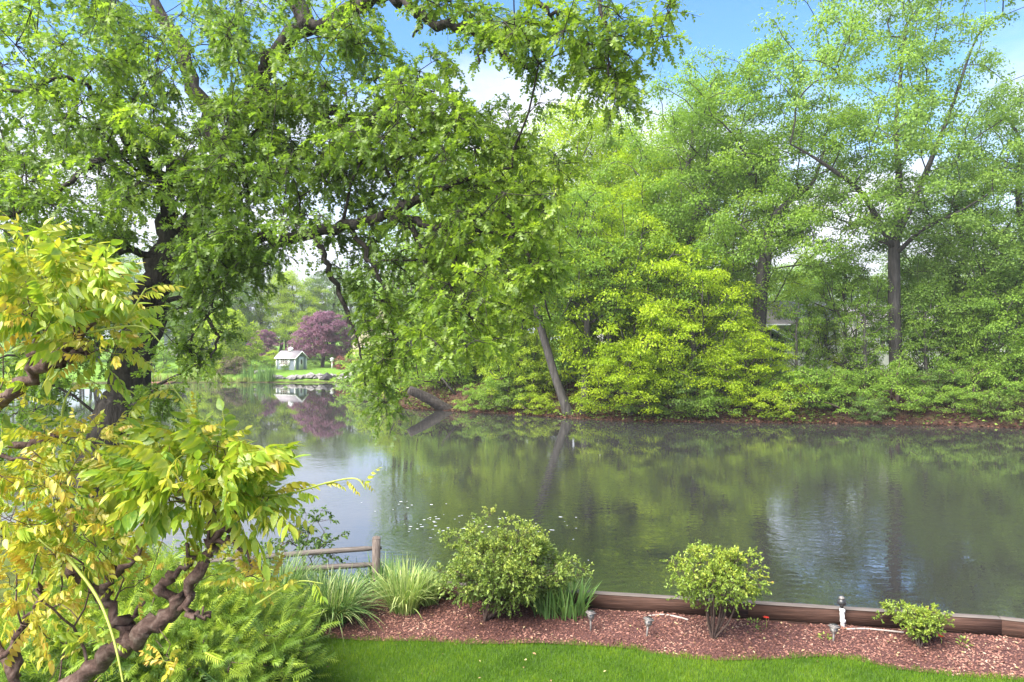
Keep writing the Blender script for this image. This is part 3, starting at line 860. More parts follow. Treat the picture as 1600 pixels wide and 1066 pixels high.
# the leaning log
b = at(697, 49.5)
lm = MB()
lg = np.linspace(0, 1, 10)[:, None]
lm.tube(P(639, 609, 48.6) * (1 - lg) + (P(706, 645, 49.6)) * lg + np.array([0, 0, .06]) * np.sin(lg * 3.1), np.linspace(.3, .44, 10), 12, True, .1)
lo = lm.build('trunk', M['bark_oak'], thing('leaning_log', 'dark broken log jutting out over the water from the far bank', 'log'), smooth=True)
sb = MB(); sb.tube([P(690, 590, 48.9), P(700, 603, 49), P(712, 616, 49.1)], [.05, .08, .1], 6)
sb.build('snag', M['bark_pale'], lo.parent, smooth=True)

# ------------------------------------------------------------------ far shore with the shed
ptP = build_tree('purple', 8.0, 1.6, 4.3, 190, 170, .19, .8, .22, M['bark'], flat=.3, droop=.5, gap=.25, top=.6, bf=.3, leaf='fol_purple')
ptW = build_tree('willow', 8.5, .4, 4.5, 190, 150, .22, .85, .2, M['bark'], flat=.4, droop=.6, gap=.25, top=.62, leaf='fol_lime')
place_tree(ptP, 'purple_maple', 'large round purple leaved maple on the lawn behind the shed', at(504, 103, -.05), (1.05, 1.05, 1.08), .5)
place_tree(ptP, 'purple_maple', 'smaller dark purple maple left of the shed', at(413, 108, -.05), (.55, .55, .72), 2.5)
place_tree(ptS2, 'weeping_maple', 'low mounded pinkish red weeping maple right of the shed', at(541, 97.5, -.05), (.72, .62, .8), 1.0, 'fol_red', None, 'shrub')
place_tree(ptW, 'willow_shrub', 'big soft pale green rounded tree at the water left of the shed', at(352, 89, -.1), (1.05, .9, 1.0), 0, 'fol_lime', None)
far_shr = [
    (ptS2, 'brownish twiggy shrub at the water under the pale rounded tree', 367, 85, (.75, .6, .9), 'fol_brown'),
    (ptS, 'bright green shrub at the water left of the brownish shrub', 330, 85.5, (.9, .8, .8), 'fol_lime'),
    (ptS2, 'green shrub row end left of the shed', 408, 101, (.8, .8, .7), 'fol_mid'),
    (ptS, 'green shrub close behind the left corner of the shed', 428, 104, (.9, .8, .8), 'fol_lime'),
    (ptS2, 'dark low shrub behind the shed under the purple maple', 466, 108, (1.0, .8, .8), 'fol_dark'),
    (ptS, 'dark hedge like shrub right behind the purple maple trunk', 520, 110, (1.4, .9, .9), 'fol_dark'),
    (ptS, 'small round green shrub under the shed window', 445.5, 94.4, (.22, .22, .3), 'fol_pale'),
    (ptS2, 'large light green shrub on the right end of the far shore', 572, 86, (1.1, 1.0, 1.3), 'fol_lime'),
    (ptS, 'dense green shrub behind the oak trunk on the far shore', 235, 90, (1.5, 1.2, 1.3), 'fol_mid'),
]
for k, (pr, lab, px, Y, s_, lf) in enumerate(far_shr):
    place_tree(pr, 'shore_shrub', lab, at(px, Y, -.05), s_, k * 2.3, lf, None, 'shrub')
far_tr = [
    (ptC, 'bright green tree straight behind the shed and purple maple', 455, 124, (.85, .85, .68), 'fol_lime'),
    (ptD, 'dark blue green tree with a bare lower trunk left behind the shed', 405, 128, (.95, .95, 1.0), 'fol_blue'),
    (ptC, 'green tree behind the pale rounded tree on the far shore', 340, 122, (1.0, 1.0, .95), 'fol_mid'),
    (ptD, 'tall green tree seen right of the oak trunk on the far shore', 285, 126, (1.0, 1.0, 1.0), 'fol_mid'),
    (ptC, 'green tree behind the right edge of the purple maple', 520, 132, (1.0, 1.0, .72), 'fol_blue'),
    (ptD, 'pale green tree above the tan house', 575, 128, (1.0, 1.0, .68), 'fol_pale'),
    (ptC, 'green tree right of the tan house behind the oak twigs', 640, 112, (1.0, 1.0, .6), 'fol_mid'),
    (ptC, 'far green tree left of the oak trunk across the water', 150, 118, (1.1, 1.1, 1.0), 'fol_mid'),
    (ptD, 'far green tree near the left edge across the water', 40, 112, (1.1, 1.1, 1.0), 'fol_mid'),
]
for k, (pr, lab, px, Y, s_, lf) in enumerate(far_tr):
    place_tree(pr, 'far_tree', lab, at(px, Y, -.05), s_, k * 1.3, lf, 'bark')

# wood that closes the view behind everything
def woods(name, label, regions, leaf, leafsize):
    cs, tr = [], MB()
    for x0, x1, y0, y1, h, m in regions:
        nt = max(6, m // 16)
        tx, ty = rng.uniform(x0, x1, nt), rng.uniform(y0, y1, nt)
        tz = height(tx, ty); th = h * rng.uniform(.75, 1.08, nt)
        for a, b_, c_, d_ in zip(tx, ty, tz, th):
            tr.tube([(a, b_, c_ - .3), (a + rng.normal(0, .5), b_, c_ + d_ * .5), (a, b_, c_ + d_ * .8)], [.3, .22, .08], 5)
            k = m // nt
            z = rng.uniform(.02, 1, k); rr = 4.6 * np.sqrt(np.clip(1 - ((z - .5) / .62) ** 2, .05, 1)) * rng.uniform(.2, 1, k) ** .5
            an = rng.uniform(0, 6.28, k)
            cs.append(np.stack([a + rr * np.cos(an), b_ + rr * np.sin(an), c_ + z * d_], -1))
    cs = np.concatenate(cs)
    V, T, l = clump_leaves(cs, 1.5 * rng.uniform(.7, 1.3, len(cs)), 46, T_DIA, leafsize, .5, .35)
    o = thing(name, label, 'wood'); o['kind'] = 'stuff'
    link('crown', mesh_np(name + '_crown', V, [T], M[leaf], l), o, kind='stuff')
    tr.build('trunk', M['bark'], o, kind='stuff')


woods('distant_wood', 'hazy mass of green woodland closing the view behind the shed', [(-150, -10, 138, 165, 19, 1100)], 'fol_mid', .5)
woods('distant_wood', 'mass of green woodland behind the houses on the right bank', [(-14, 14, 72, 96, 21, 700), (14, 95, 84, 104, 12, 800), (46, 75, 50, 70, 16, 300)], 'fol_mid', .4)


# shed
def gable(mb, x0, x1, y0, y1, z0, zr, over, thick=.08, axis='x'):
    """roof slab pair, ridge along axis"""
    if axis == 'x':
        ym = (y0 + y1) / 2; s_ = (zr - z0) / (ym - y0)
        for sgn, ye in ((-1, y0 - over), (1, y1 + over)):
            ze = z0 - over * s_
            a = np.array([(x0 - over, ye, ze), (x1 + over, ye, ze), (x1 + over, ym, zr), (x0 - over, ym, zr)])
            mb.add(np.concatenate([a, a + np.array([0, 0, thick])]), [np.array([(0, 1, 2, 3), (7, 6, 5, 4), (0, 4, 5, 1), (1, 5, 6, 2), (2, 6, 7, 3), (3, 7, 4, 0)])])
    else:
        m2 = MB(); gable(m2, y0, y1, x0, x1, z0, zr, over, thick, 'x')
        V = np.concatenate(m2.v)[:, [1, 0, 2]]
        mb.add(V, [np.concatenate(v) for v in m2.f.values()])


def walls(mb, x0, x1, y0, y1, z0, ze, zr, axis='x'):
    if axis == 'x':
        ym = (y0 + y1) / 2
        mb.poly([(x0, y0, z0), (x1, y0, z0), (x1, y0, ze), (x0, y0, ze)]); mb.poly([(x1, y1, z0), (x0, y1, z0), (x0, y1, ze), (x1, y1, ze)])
        mb.poly([(x1, y0, z0), (x1, y1, z0), (x1, y1, ze), (x1, ym, zr), (x1, y0, ze)]); mb.poly([(x0, y1, z0), (x0, y0, z0), (x0, y0, ze), (x0, ym, zr), (x0, y1, ze)])
    else:
        xm = (x0 + x1) / 2
        mb.poly([(x1, y0, z0), (x1, y1, z0), (x1, y1, ze), (x1, y0, ze)]); mb.poly([(x0, y1, z0), (x0, y0, z0), (x0, y0, ze), (x0, y1, ze)])
        mb.poly([(x0, y0, z0), (x1, y0, z0), (x1, y0, ze), (xm, y0, zr), (x0, y0, ze)]); mb.poly([(x1, y1, z0), (x0, y1, z0), (x0, y1, ze), (xm, y1, zr), (x1, y1, ze)])


def window(parent, c, w, h, nx_=2, nz_=2, face='y', glass='glass', frame='white'):
    """window on a wall facing -y or +x; c is its centre on the wall plane"""
    rz = 0 if face == 'y' else PI / 2
    t = .05
    fr = MB()
    for sx in (-1, 1):
        fr.box((sx * (w / 2), 0, 0), (.09, .1, h + .09))
    for sz in (-1, 1):
        fr.box((0, -.004, sz * h / 2), (w + .1, .1, .09))
    for k in range(1, nx_):
        fr.box((-w / 2 + w * k / nx_, -.01, 0), (.05, .06, h - .09))
    for k in range(1, nz_):
        fr.box((0, -.013, -h / 2 + h * k / nz_), (w - .09, .05, .04))
    o = fr.build('window', M[frame], parent, c, rz)
    for a in range(nx_):
        for b2 in range(nz_):
            g = MB(); g.box((-w / 2 + w * (a + .5) / nx_, .012, -h / 2 + h * (b2 + .5) / nz_), (w / nx_ - .05, .02, h / nz_ - .04))
            g.build('pane', M[glass], o)
    return o


sx_, sy_, sz_ = at(455.5, 97)
shed = thing('garden_shed', 'small blue grey garden shed with white trim and grey gabled roof across the pond', 'shed', (sx_, sy_, sz_ - .05), R(-24), None, .95)
m = MB(); walls(m, -1.75, 1.75, -1.2, 1.2, 0, 1.85, 2.75); m.build('wall', M['bluegrey'], shed)
m = MB(); gable(m, -1.75, 1.75, -1.2, 1.2, 1.85, 2.77, .22, .09); rf = m.build('roof', M['roof_grey'], shed)
m = MB()
for sx in (-1, 1):
    for s2 in (-1, 1):   # rake boards
        a, b2 = np.array([sx * 1.99, 0, 2.74]), np.array([sx * 1.99, s2 * 1.42, 1.68])
        m.tube([a, b2], [.085, .085], 4)
m.box((0, -1.43, 1.69), (3.9, .05, .12)); m.build('trim', M['white'], rf)
m = MB(); m.box((-.15, 0, 2.93), (.5, .5, .42)); m.add(*[(np.array([(-.47, -.32, 3.142), (.17, -.32, 3.142), (.17, .32, 3.142), (-.47, .32, 3.142), (-.15, 0, 3.42)])), [np.array([(0, 1, 4), (1, 2, 4), (2, 3, 4), (3, 0, 4)])]])
m.build('cupola', M['white'], rf)
for sx in (-1, 1):
    for sy2 in (-1, 1):
        m = MB(); m.box((sx * 1.73, sy2 * 1.18, .93), (.2, .2, 1.84)); m.build('corner_post', M['white'], shed)
window(shed, (-.25, -1.22, 1.2), 1.35, .95, 4, 3, 'y', 'glass_warm')
for k in (-1, 1):
    m = MB(); m.box((-.25 + k * .9, -1.23, 1.2), (.26, .06, 1.0)); m.build('shutter', M['white'], shed)
m = MB(); m.box((-.25, -1.33, .62), (1.4, .22, .14)); m.build('window_box', M['white'], shed)
m = MB(); m.box((1.78, .05, .92), (.08, .95, 1.84)); dr = m.build('door', M['white'], shed)
a = np.linspace(0, 2 * PI, 16, endpoint=False)
m = MB(); m.add(np.concatenate([np.stack([0 * a + 1.83, .05 + .2 * np.cos(a), 1.2 + .42 * np.sin(a)], -1)]), [np.arange(16)[None]]); m.build('pane', M['glass'], dr)
m = MB(); m.box((1.79, .05, 2.15), (.06, .6, .14)); m.build('vent', M['black'], shed)

# stones of the far shore
def stone_mesh(k):
    import bmesh
    bm = bmesh.new(); bmesh.ops.create_icosphere(bm, subdivisions=1, radius=1)
    for v in bm.verts:
        v.co *= rng.uniform(.75, 1.15); v.co.z = max(v.co.z, -.4) * .7
    me = bpy.data.meshes.new('stone'); bm.to_mesh(me); bm.free(); me.materials.append(M['stone'])
    return me


STONES = [stone_mesh(k) for k in range(5)]
spx = [421, 428, 436, 443, 450, 457, 463, 469, 475, 481, 486, 493, 499, 505, 511, 518, 524, 531, 537, 544, 551, 557]
for k, px in enumerate(spx):
    s_ = float(rng.uniform(.3, .62)) * (1.5 if px in (486, 499, 511) else 1)
    Yk = 83.6 + float(rng.uniform(-.3, .9)); xk, yk, zk = at(px, Yk)
    o = link('shore_stone', STONES[k % 5], None, (xk, yk, zk + s_ * .22), k * 1.7, (s_ * 1.15, s_, s_ * .9))
    if px == 511:
        o.material_slots[0].link = 'OBJECT'; o.material_slots[0].material = M['stone_dark']
        tag(o, 'black boulder among the grey stones at the water below the shed', 'stone', 'stones edging the far shore')
    else:
        word = ('first', 'second', 'third', 'fourth', 'fifth', 'sixth', 'seventh', 'eighth', 'ninth', 'tenth', 'eleventh')
        lab = f'{word[k]} grey stone from the left in the row below the shed' if k < 11 else f'{word[21 - k]} grey stone from the right in the row below the shed'
        tag(o, lab, 'stone', 'stones edging the far shore')
xk, yk, zk = at(407, 86.5)
tag(link('boulder', STONES[2], None, (xk, yk, zk + .2), .5, (.9, .6, .5)), 'pale flat boulder left of the shed by the reeds', 'boulder')


def blades(n, base_r, h, spread, sag, wid, segs=5, lvlo=0, lvhi=1, stripe=False):
    """arching grass blades from a tuft at the origin"""
    a = rng.uniform(0, 2 * PI, n); rr = base_r * np.sqrt(rng.uniform(0, 1, n))
    base = np.stack([rr * np.cos(a), rr * np.sin(a), 0 * a], -1)
    a2 = a + rng.normal(0, .5, n)
    out = np.stack([np.cos(a2), np.sin(a2), 0 * a2], -1)
    H = h * rng.uniform(.6, 1.1, n); S = spread * rng.uniform(.15, 1.1, n); sg = sag * rng.uniform(.4, 1.3, n)
    t = np.linspace(0, 1, segs + 1)
    pts = base[:, None] + out[:, None] * (S[:, None] * t ** 1.4)[..., None]
    pts[..., 2] += H[:, None] * (t - sg[:, None] * .5 * t ** 2.6 * (S / spread)[:, None])
    side = np.stack([-out[:, 1], out[:, 0], 0 * a], -1)
    tw = rng.normal(0, .5, n); side = side * np.cos(tw)[:, None] + out * np.sin(tw)[:, None]
    w = wid * rng.uniform(.7, 1.2, n)[:, None] * np.array([.6] + [1] * (segs - 2) + [.6, .05]) * .5
    Lf = pts - side[:, None] * w[..., None]; Rt = pts + side[:, None] * w[..., None]
    V = np.stack([Lf, Rt], 2).reshape(-1, 3)
    b = (np.arange(n) * (segs + 1) * 2)[:, None]
    q = [np.concatenate([b + 2 * i, b + 2 * i + 1, b + 2 * i + 3, b + 2 * i + 2], 1) for i in range(segs)]
    lv = np.repeat(rng.uniform(lvlo, lvhi, n), (segs + 1) * 2)
    if stripe:
        lv = np.clip(lv + np.tile([0.25, -.2], len(lv) // 2), 0, 1)
    return V, np.concatenate(q), lv


def tuft(name, label, cat, loc, mat, groups, group=None):
    t = thing(name, label, cat, loc, 0, group)
    Vs, Qs, Ls, n0 = [], [], [], 0
    for off, args in groups:
        V, Q, l = blades(**args); V = V + np.array(off)
        Vs.append(V); Qs.append(Q + n0); Ls.append(l); n0 += len(V)
    link('blades', mesh_np(name, np.concatenate(Vs), [np.concatenate(Qs)], M[mat], np.concatenate(Ls)), t, kind='stuff')
    return t


def reedbed(w, n, h):
    return [((float(rng.uniform(-w, w)), float(rng.uniform(-.5, .5)), 0), dict(n=14, base_r=.25, h=h * float(rng.uniform(.7, 1.1)), spread=.35, sag=.3, wid=.05, segs=3)) for _ in range(n)]


tuft('reed_bed', 'tan and green reeds standing in the water left of the brownish shrub', 'reeds', at(292, 82.6), 'reed', reedbed(4.2, 40, 1.5))
tuft('reed_bed', 'tall fresh green reeds at the water left of the shed', 'reeds', at(402, 82.8), 'iris', reedbed(1.9, 26, 2.4))
tuft('reed_bed', 'short pale grass fringe at the water under the brownish shrub', 'reeds', at(365, 82.7), 'reed', reedbed(2.2, 22, .8))
dk = thing('dock', 'low brown wooden dock on the far shore beside the oak trunk', 'dock', at(246, 81.5))
for k in range(9):
    m = MB(); m.box((-1.6 + k * .4, 0, .42), (.37, 2.2, .07)); m.build('plank', M['dock'], dk)
for k in (-1, 1):
    m = MB(); m.box((k * 1.4, -.8, -.2), (.16, .16, 1.15)); m.build('post', M['post'], dk)
m = MB(); m.box((0, -1.12, .36), (3.6, .06, .2)); m.build('fascia', M['dock'], dk)

gl = thing('garden_lantern', 'small white lantern post on the lawn left of the weeping red maple', 'lantern', at(519, 99))
m = MB(); m.tube([(0, 0, 0), (0, 0, 1.0)], [.12, .1], 8); m.build('post', M['white'], gl)
m = MB(); m.box((0, 0, 1.2), (.4, .4, .36)); m.build('lamp_box', M['white'], gl)
m = MB(); m.box((0, 0, 1.46), (.62, .62, .14), taper=.3); m.build('cap', M['white'], gl)

# ------------------------------------------------------------------ houses behind the trees
x0, y0, z0 = at(1156, 62); z0 = min(z0, 2.2)
hs = thing('house', 'white house with grey roof and gabled glass sunroom behind the far bank trees', 'house', (x0, y0, z0 - .1))
m = MB(); walls(m, -6, 9, 0, 8, 0, 4.6, 6.7); m.build('wall', M['cream'], hs)
m = MB(); gable(m, -6, 9, 0, 8, 4.6, 6.72, .4, .15); rf = m.build('roof', M['roof_grey'], hs)
m = MB(); m.box((-2.5, 4, 7.0), (.8, .8, 1.6)); m.build('chimney', M['roof_brown'], rf)
m = MB(); m.box((1.5, -.46, 4.42), (15.9, .1, .18)); m.build('fascia', M['white'], rf)
for cx in (4.6, 7.6):
    window(hs, (cx, -.03, 3.4), 1.0, 1.3, 1, 2)
# sunroom: posts, beams and panes of its own
m = MB(); gable(m, -3.6, 2.6, -4, 0.2, 3.15, 4.9, .3, .12, 'y'); rf2 = m.build('sunroom_roof', M['roof_grey'], hs)
m = MB()
for s2 in (-1, 1):
    m.tube([(-.5, -4.32, 4.93), (-.5 + s2 * 3.45, -4.32, 2.98)], [.11, .11], 4)
m.build('rake_board', M['white'], rf2)
for k in range(6):
    m = MB(); m.box((-3.5 + k * 1.2, -4, 1.55), (.16, .16, 3.1)); m.build('post', M['white'], hs)
for zz in (3.08, .9, .15):
    m = MB(); m.box((-.5, -4.01, zz), (6.2, .2, .16)); m.build('beam', M['white'], hs)
for k in range(5):
    m = MB(); m.box((-2.9 + k * 1.2, -3.97, 2.0), (1.03, .03, 2.0)); m.build('pane', M['glass'], hs)
    m = MB(); m.box((-2.9 + k * 1.2, -3.97, .52), (1.03, .05, .6)); m.build('panel', M['white'], hs)
for s2 in (-1, 1):
    m = MB(); m.poly([(-.5 + s2 * .08, -3.97, 3.2), (-.5 + s2 * 2.7, -3.97, 3.2), (-.5 + s2 * .08, -3.97, 4.72)]); m.build('pane', M['glass'], hs)
m = MB(); m.box((-.5, -4.0, 3.95), (.14, .14, 1.6)); m.build('post', M['white'], hs)

x0, y0, z0 = at(1500, 64); z0 = min(z0, 2.2)
hs = thing('house', 'long white sided house behind the tallest tree near the right edge', 'house', (x0, y0, z0 - .1))
m = MB(); walls(m, -9, 9, 0, 9, 0, 4.4, 6.4); m.build('wall', M['cream'], hs)
m = MB(); gable(m, -9, 9, 0, 9, 4.4, 6.42, .4, .15); rf = m.build('roof', M['roof_grey'], hs)
m = MB(); m.box((0, -.46, 4.22), (18.9, .1, .18)); m.build('fascia', M['white'], rf)
for cx in (-7, -4, -1, 2.4, 6.2):
    window(hs, (cx, -.03, 2.6), 1.2, 1.4, 2, 2)
m = MB(); m.box((4.2, -.04, 1.05), (1, .08, 2.1)); dr = m.build('door', M['white'], hs)

x0, y0, z0 = at(1040, 68); z0 = min(z0, 2.3)
hs = thing('house', 'pale house barely seen through the layered maples', 'house', (x0, y0, z0 - .1))
m = MB(); walls(m, -6, 4, 0, 8, 0, 4.4, 6.2); m.build('wall', M['cream'], hs)
m = MB(); gable(m, -6, 4, 0, 8, 4.4, 6.22, .4, .15); m.build('roof', M['roof_brown'], hs)
for cx in (-4, -.5, 2):
    window(hs, (cx, -.03, 2.6), 1.2, 1.4, 2, 2)

x0, y0, z0 = at(592, 112)
hs = thing('house', 'tan house with brown gabled roof peeping out right of the purple maple', 'house', (x0, y0, z0 - .1), R(-20))
m = MB(); walls(m, -5, 5, 0, 8, 0, 4.2, 8.6, 'y'); m.build('wall', M['tan'], hs)
m = MB(); gable(m, -5, 5, 0, 8, 4.2, 8.62, .5, .2, 'y'); m.build('roof', M['roof_brown'], hs)
for cx in (-2.5, 2.5):
    window(hs, (cx, -.03, 2.4), 1.3, 1.5, 2, 2)
window(hs, (0, -.03, 5.6), 1.1, 1.2, 2, 2)

x0, y0, z0 = at(305, 132)
hs = thing('house', 'blue grey house glimpsed between the oak trunk and the pale rounded tree', 'house', (x0, y0, z0 + 2.0))
m = MB(); m.box((1, 4, -1), (14.6, 8.4, 2.2)); m.build('foundation', M['stone'], hs)
m = MB(); walls(m, -6, 8, 0, 8, 0, 5.4, 8.2); m.build('wall', M['bluegrey'], hs)
m = MB(); gable(m, -6, 8, 0, 8, 5.4, 8.22, .4, .15); m.build('roof', M['roof_grey'], hs)
for cx in (-4, -1, 2, 5):
    window(hs, (cx, -.03, 1.8), 1.2, 1.5, 2, 2); window(hs, (cx, -.03, 4.2), 1.2, 1.4, 2, 2)

# ------------------------------------------------------------------ timber edging wall
wall = thing('timber_wall', 'low brown timber retaining wall between the mulch bed and the pond', 'wall')


def beam(a, b, z, h, t, name, mat, parent, sag=0.0):
    """squared timber from a to b; its own grain runs along its length"""
    a, b = np.array(a, float), np.array(b, float); d = b - a; L = np.linalg.norm(d)
    m = MB(); m.box((0, 0, 0), (L - .006, t, h), bev=.008)
    o = m.build(name, mat, parent, (*((a + b) / 2), z), math.atan2(d[1], d[0]))
    return o


def along(s):
    w = np.array(WALL); L = np.concatenate([[0], np.cumsum(np.linalg.norm(np.diff(w, axis=0), axis=1))])
    return np.array([np.interp(s, L, w[:, 0]), np.interp(s, L, w[:, 1])]), L


_, WL = along(0)
corner_s = WL[3]
for course, z, joints in ((0, .925, [0, 1.5, 3.9, 6.35, 6.95, corner_s, corner_s + 2.4, WL[-1]]), (1, 1.14, [0, 2.6, 5.05, 7.4, corner_s, corner_s + 1.6, corner_s + 4, WL[-1]])):
    for k in range(len(joints) - 1):
        a, _ = along(joints[k]); b, _ = along(joints[k + 1])
        nrm = np.array([.17, 1.0]) * (.06 + (.012 if course == 0 else 0) + float(rng.uniform(-.006, .006)))
        beam(a + nrm, b + nrm, z, .206, .115, 'timber', M['timber'], wall)
for j0, j1 in ((0, 2.6), (2.6, 5.05), (5.05, 7.4), (7.4, corner_s), (corner_s, WL[-1])):
    a, _ = along(j0); b, _ = along(j1)
    nrm = np.array([.17, 1.0]) * .06
    beam(a + nrm, b + nrm, 1.249, .012, .122, 'cap_board', M['timber_top'], wall)

# ------------------------------------------------------------------ split rail fence
fence = thing('rail_fence', 'weathered split rail fence ending beside the pond left of the large bush', 'fence')
fposts = [P(588, 880, 10.9)[:2], P(376, 880, 10.55)[:2], P(150, 880, 10.2)[:2]]
for k, (x, y) in enumerate(fposts):
    m = MB()
    hp = (1.86, 1.78, 1.75)[k]
    m.box((0, 0, (hp - .5) / 2), (.125, .125, hp - .5), bev=.012)
    m.add(np.array([(-.062, -.062, 0), (.062, -.062, 0), (.062, .062, 0), (-.062, .062, 0), (0, 0, .035)]) + np.array([0, 0, hp - .502]), [np.array([(0, 1, 4), (1, 2, 4), (2, 3, 4), (3, 0, 4)])])
    m.build('post', M['post'], fence, (x, y, .5), .15)
for k in range(2):
    for z0, z1 in ((1.69, 1.63), (1.43, 1.4)):
        a, b = np.array([*fposts[k], z0 - .0 - k * .06]), np.array([*fposts[k + 1], z1 - k * .06])
        d = b - a; L = np.linalg.norm(d)
        t = np.linspace(-.04, 1.04, 9)
        pts = np.stack([(t - .5) * L, .012 * np.sin(t * 5 + k), .015 * np.sin(t * 4 + 2 * k) + 0 * t], -1)
        m = MB(); m.tube(pts, np.interp(t, [-.04, .06, .5, .94, 1.04], [.025, .042, .048, .042, .025]), 5, True, .05)
        o = m.build('rail', M['rail'], fence, (a + b) / 2)
        o.rotation_euler = (0, -math.asin(d[2] / L), math.atan2(d[1], d[0]))

# ------------------------------------------------------------------ path lights, pipe, hoses
def path_light(px, py, label, tilt=0.0, H=.27):
    b = G(px, py, 1.0)
    t = thing('path_light', label, 'garden light', (b[0], b[1], 1.0), rng.uniform(0, 1), 'solar lights along the mulch bed')
    t.rotation_euler = (tilt * .3, tilt, .4)
    m = MB(); m.tube([(0, 0, -.05), (0, 0, H - .1)], [.012, .014], 8); m.build('stake', M['bronze'], t, smooth=True)
    m = MB(); m.box((0, 0, H - .095), (.05, .05, .012), taper=.8); m.build('base_cup', M['bronze'], t)
    m = MB(); m.box((0, 0, H - .055), (.052, .052, .068), taper=1.25); m.build('lantern_glass', M['lamp_glass'], t)
    for a in range(4):
        sx, sy = ((-1, -1), (1, -1), (1, 1), (-1, 1))[a]
        m = MB(); m.tube([(sx * .028, sy * .028, H - .09), (sx * .036, sy * .036, H - .02)], [.0045, .0045], 4); m.build('cage_bar', M['bronze'], t)
    m = MB(); m.box((0, 0, H - .012), (.11, .11, .016), bev=.004); m.box((0, 0, H + .004), (.085, .085, .016), bev=.004); c = m.build('cap', M['bronze'], t)
    m = MB(); m.box((0, 0, H + .015), (.06, .06, .005)); m.build('solar_panel', M['black'], c)


path_light(923, 987, 'small solar path light beside the iris clump', 0.0)
path_light(1010, 998, 'small solar path light just left of the middle bush, stake leaning', .12)
path_light(1302, 1006, 'small solar path light on the mulch right of the middle bush, short stake', .05, .24)

b = np.array([G(1317, 983)[0], 9.47, 1.0])
sp = thing('pipe_riser', 'white plastic pipe with black valve head standing against the timber wall', 'pipe', b)
m = MB(); m.tube([(0, 0, -.05), (-.02, 0, .29)], [.03, .03], 12); pp = m.build('pipe', M['pvc'], sp, smooth=True)
for z in (.1, .24):
    m = MB(); m.tube([(-.007 * z * 10 * .7, 0, z), (-.007 * (z + .035) * 10 * .7, 0, z + .035)], [.037, .037], 12); m.build('coupling', M['pvc'], pp)
m = MB(); m.tube([(-.02, 0, .29), (-.022, 0, .34)], [.022, .022], 10); m.build('neck', M['black'], sp, smooth=True)
m = MB(); m.tube([(-.022, 0, .335), (-.022, 0, .35), (-.022, 0, .38), (-.022, 0, .41), (-.022, 0, .43)], [.035, .055, .06, .05, .025], 12); m.build('valve_head', M['black'], sp, smooth=True)
m = MB(); m.tube([(-.022, 0, .425), (-.022, 0, .445)], [.04, .036], 12); m.build('cap', M['bronze'], sp, smooth=True)
for lab, rows in (('pale hose lying along the foot of the wall right of the white pipe', [(1322, 984), (1350, 983), (1385, 986), (1412, 989)]),
                  ('pale hose lying at the foot of the wall left of the middle bush', [(1014, 963), (1035, 961), (1056, 964), (1075, 969)])):
    pts = np.array([G(a, c, 1.04) for a, c in rows]); pts[:, 1] = np.minimum(pts[:, 1], wall_y(pts[:, 0]) - .04); pts[:, 2] = 1.045
    m = MB(); m.tube(spline(pts, 5), .012, 7)
    tag(m.build('garden_hose', M['hose'], smooth=True), lab, 'hose')

# ------------------------------------------------------------------ bushes of the bed
def bush(name, label, base, px0, px1, py0, py1, Y, n, ntw, per, leaf, size, crad, stems, depth=.8, seed_shape=None):
    """multi-stemmed shrub; crown box given in photo pixels at distance Y"""
    c0, c1 = P(px0, py1, Y), P(px1, py0, Y)
    cen = (c0 + c1) / 2; ext = np.array([(c1[0] - c0[0]) / 2, (c1[0] - c0[0]) / 2 * depth, (c1[2] - c0[2]) / 2])
    base = np.array([base[0], base[1], 1.0])
    q = rnd_dir(n) * (rng.uniform(0, 1, n) ** .42)[:, None]
    ph = rng.uniform(0, 6.28, 3); a = np.arctan2(q[:, 1], q[:, 0])
    k = 1 + .17 * np.sin(3 * a + ph[0] + 2 * q[:, 2]) + .14 * np.sin(5 * a + ph[1] + 4 * q[:, 2])
    if seed_shape is not None:
        k = k * seed_shape(q)
    k = k * rng.uniform(.78, 1.16, n)
    cl = cen + q * ext * k[:, None] * .92 - base
    s = Skel(); s.add((0, 0, -.06), -1, .02)
    root = s.add((0, 0, .02), 0, .02)
    for i in range(stems):
        aa = i / stems * 6.28 + rng.uniform(-.4, .4); lean_ = rng.uniform(.35, .9)
        tip_ = np.array([math.cos(aa) * ext[0] * .5 * lean_, math.sin(aa) * ext[1] * .5 * lean_, 0]) + (cen - base) * np.array([1, 1, .8])
        mid = tip_ * np.array([.62, .62, .42])
        s.line([(0, 0, .0, .016), (*(mid * .4), .015), (*mid, .012), (*tip_, .008)], root)
    s.attach(cl, .3, .12, .05, .1)
    t = thing(name, label, 'bush', base)
    link('stems', s.mesh(M['twig'], .004, .45, .0028, 0, 'stems'), t)
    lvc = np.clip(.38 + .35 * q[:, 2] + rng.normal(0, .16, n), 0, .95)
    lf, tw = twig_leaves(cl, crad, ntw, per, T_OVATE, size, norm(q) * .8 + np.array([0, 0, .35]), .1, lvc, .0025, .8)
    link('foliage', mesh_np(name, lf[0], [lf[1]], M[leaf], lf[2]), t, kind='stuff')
    link('twigs', mesh_np(name + '_twigs', tw[0], [tw[1]], M['twig']), t, kind='stuff')
    return t


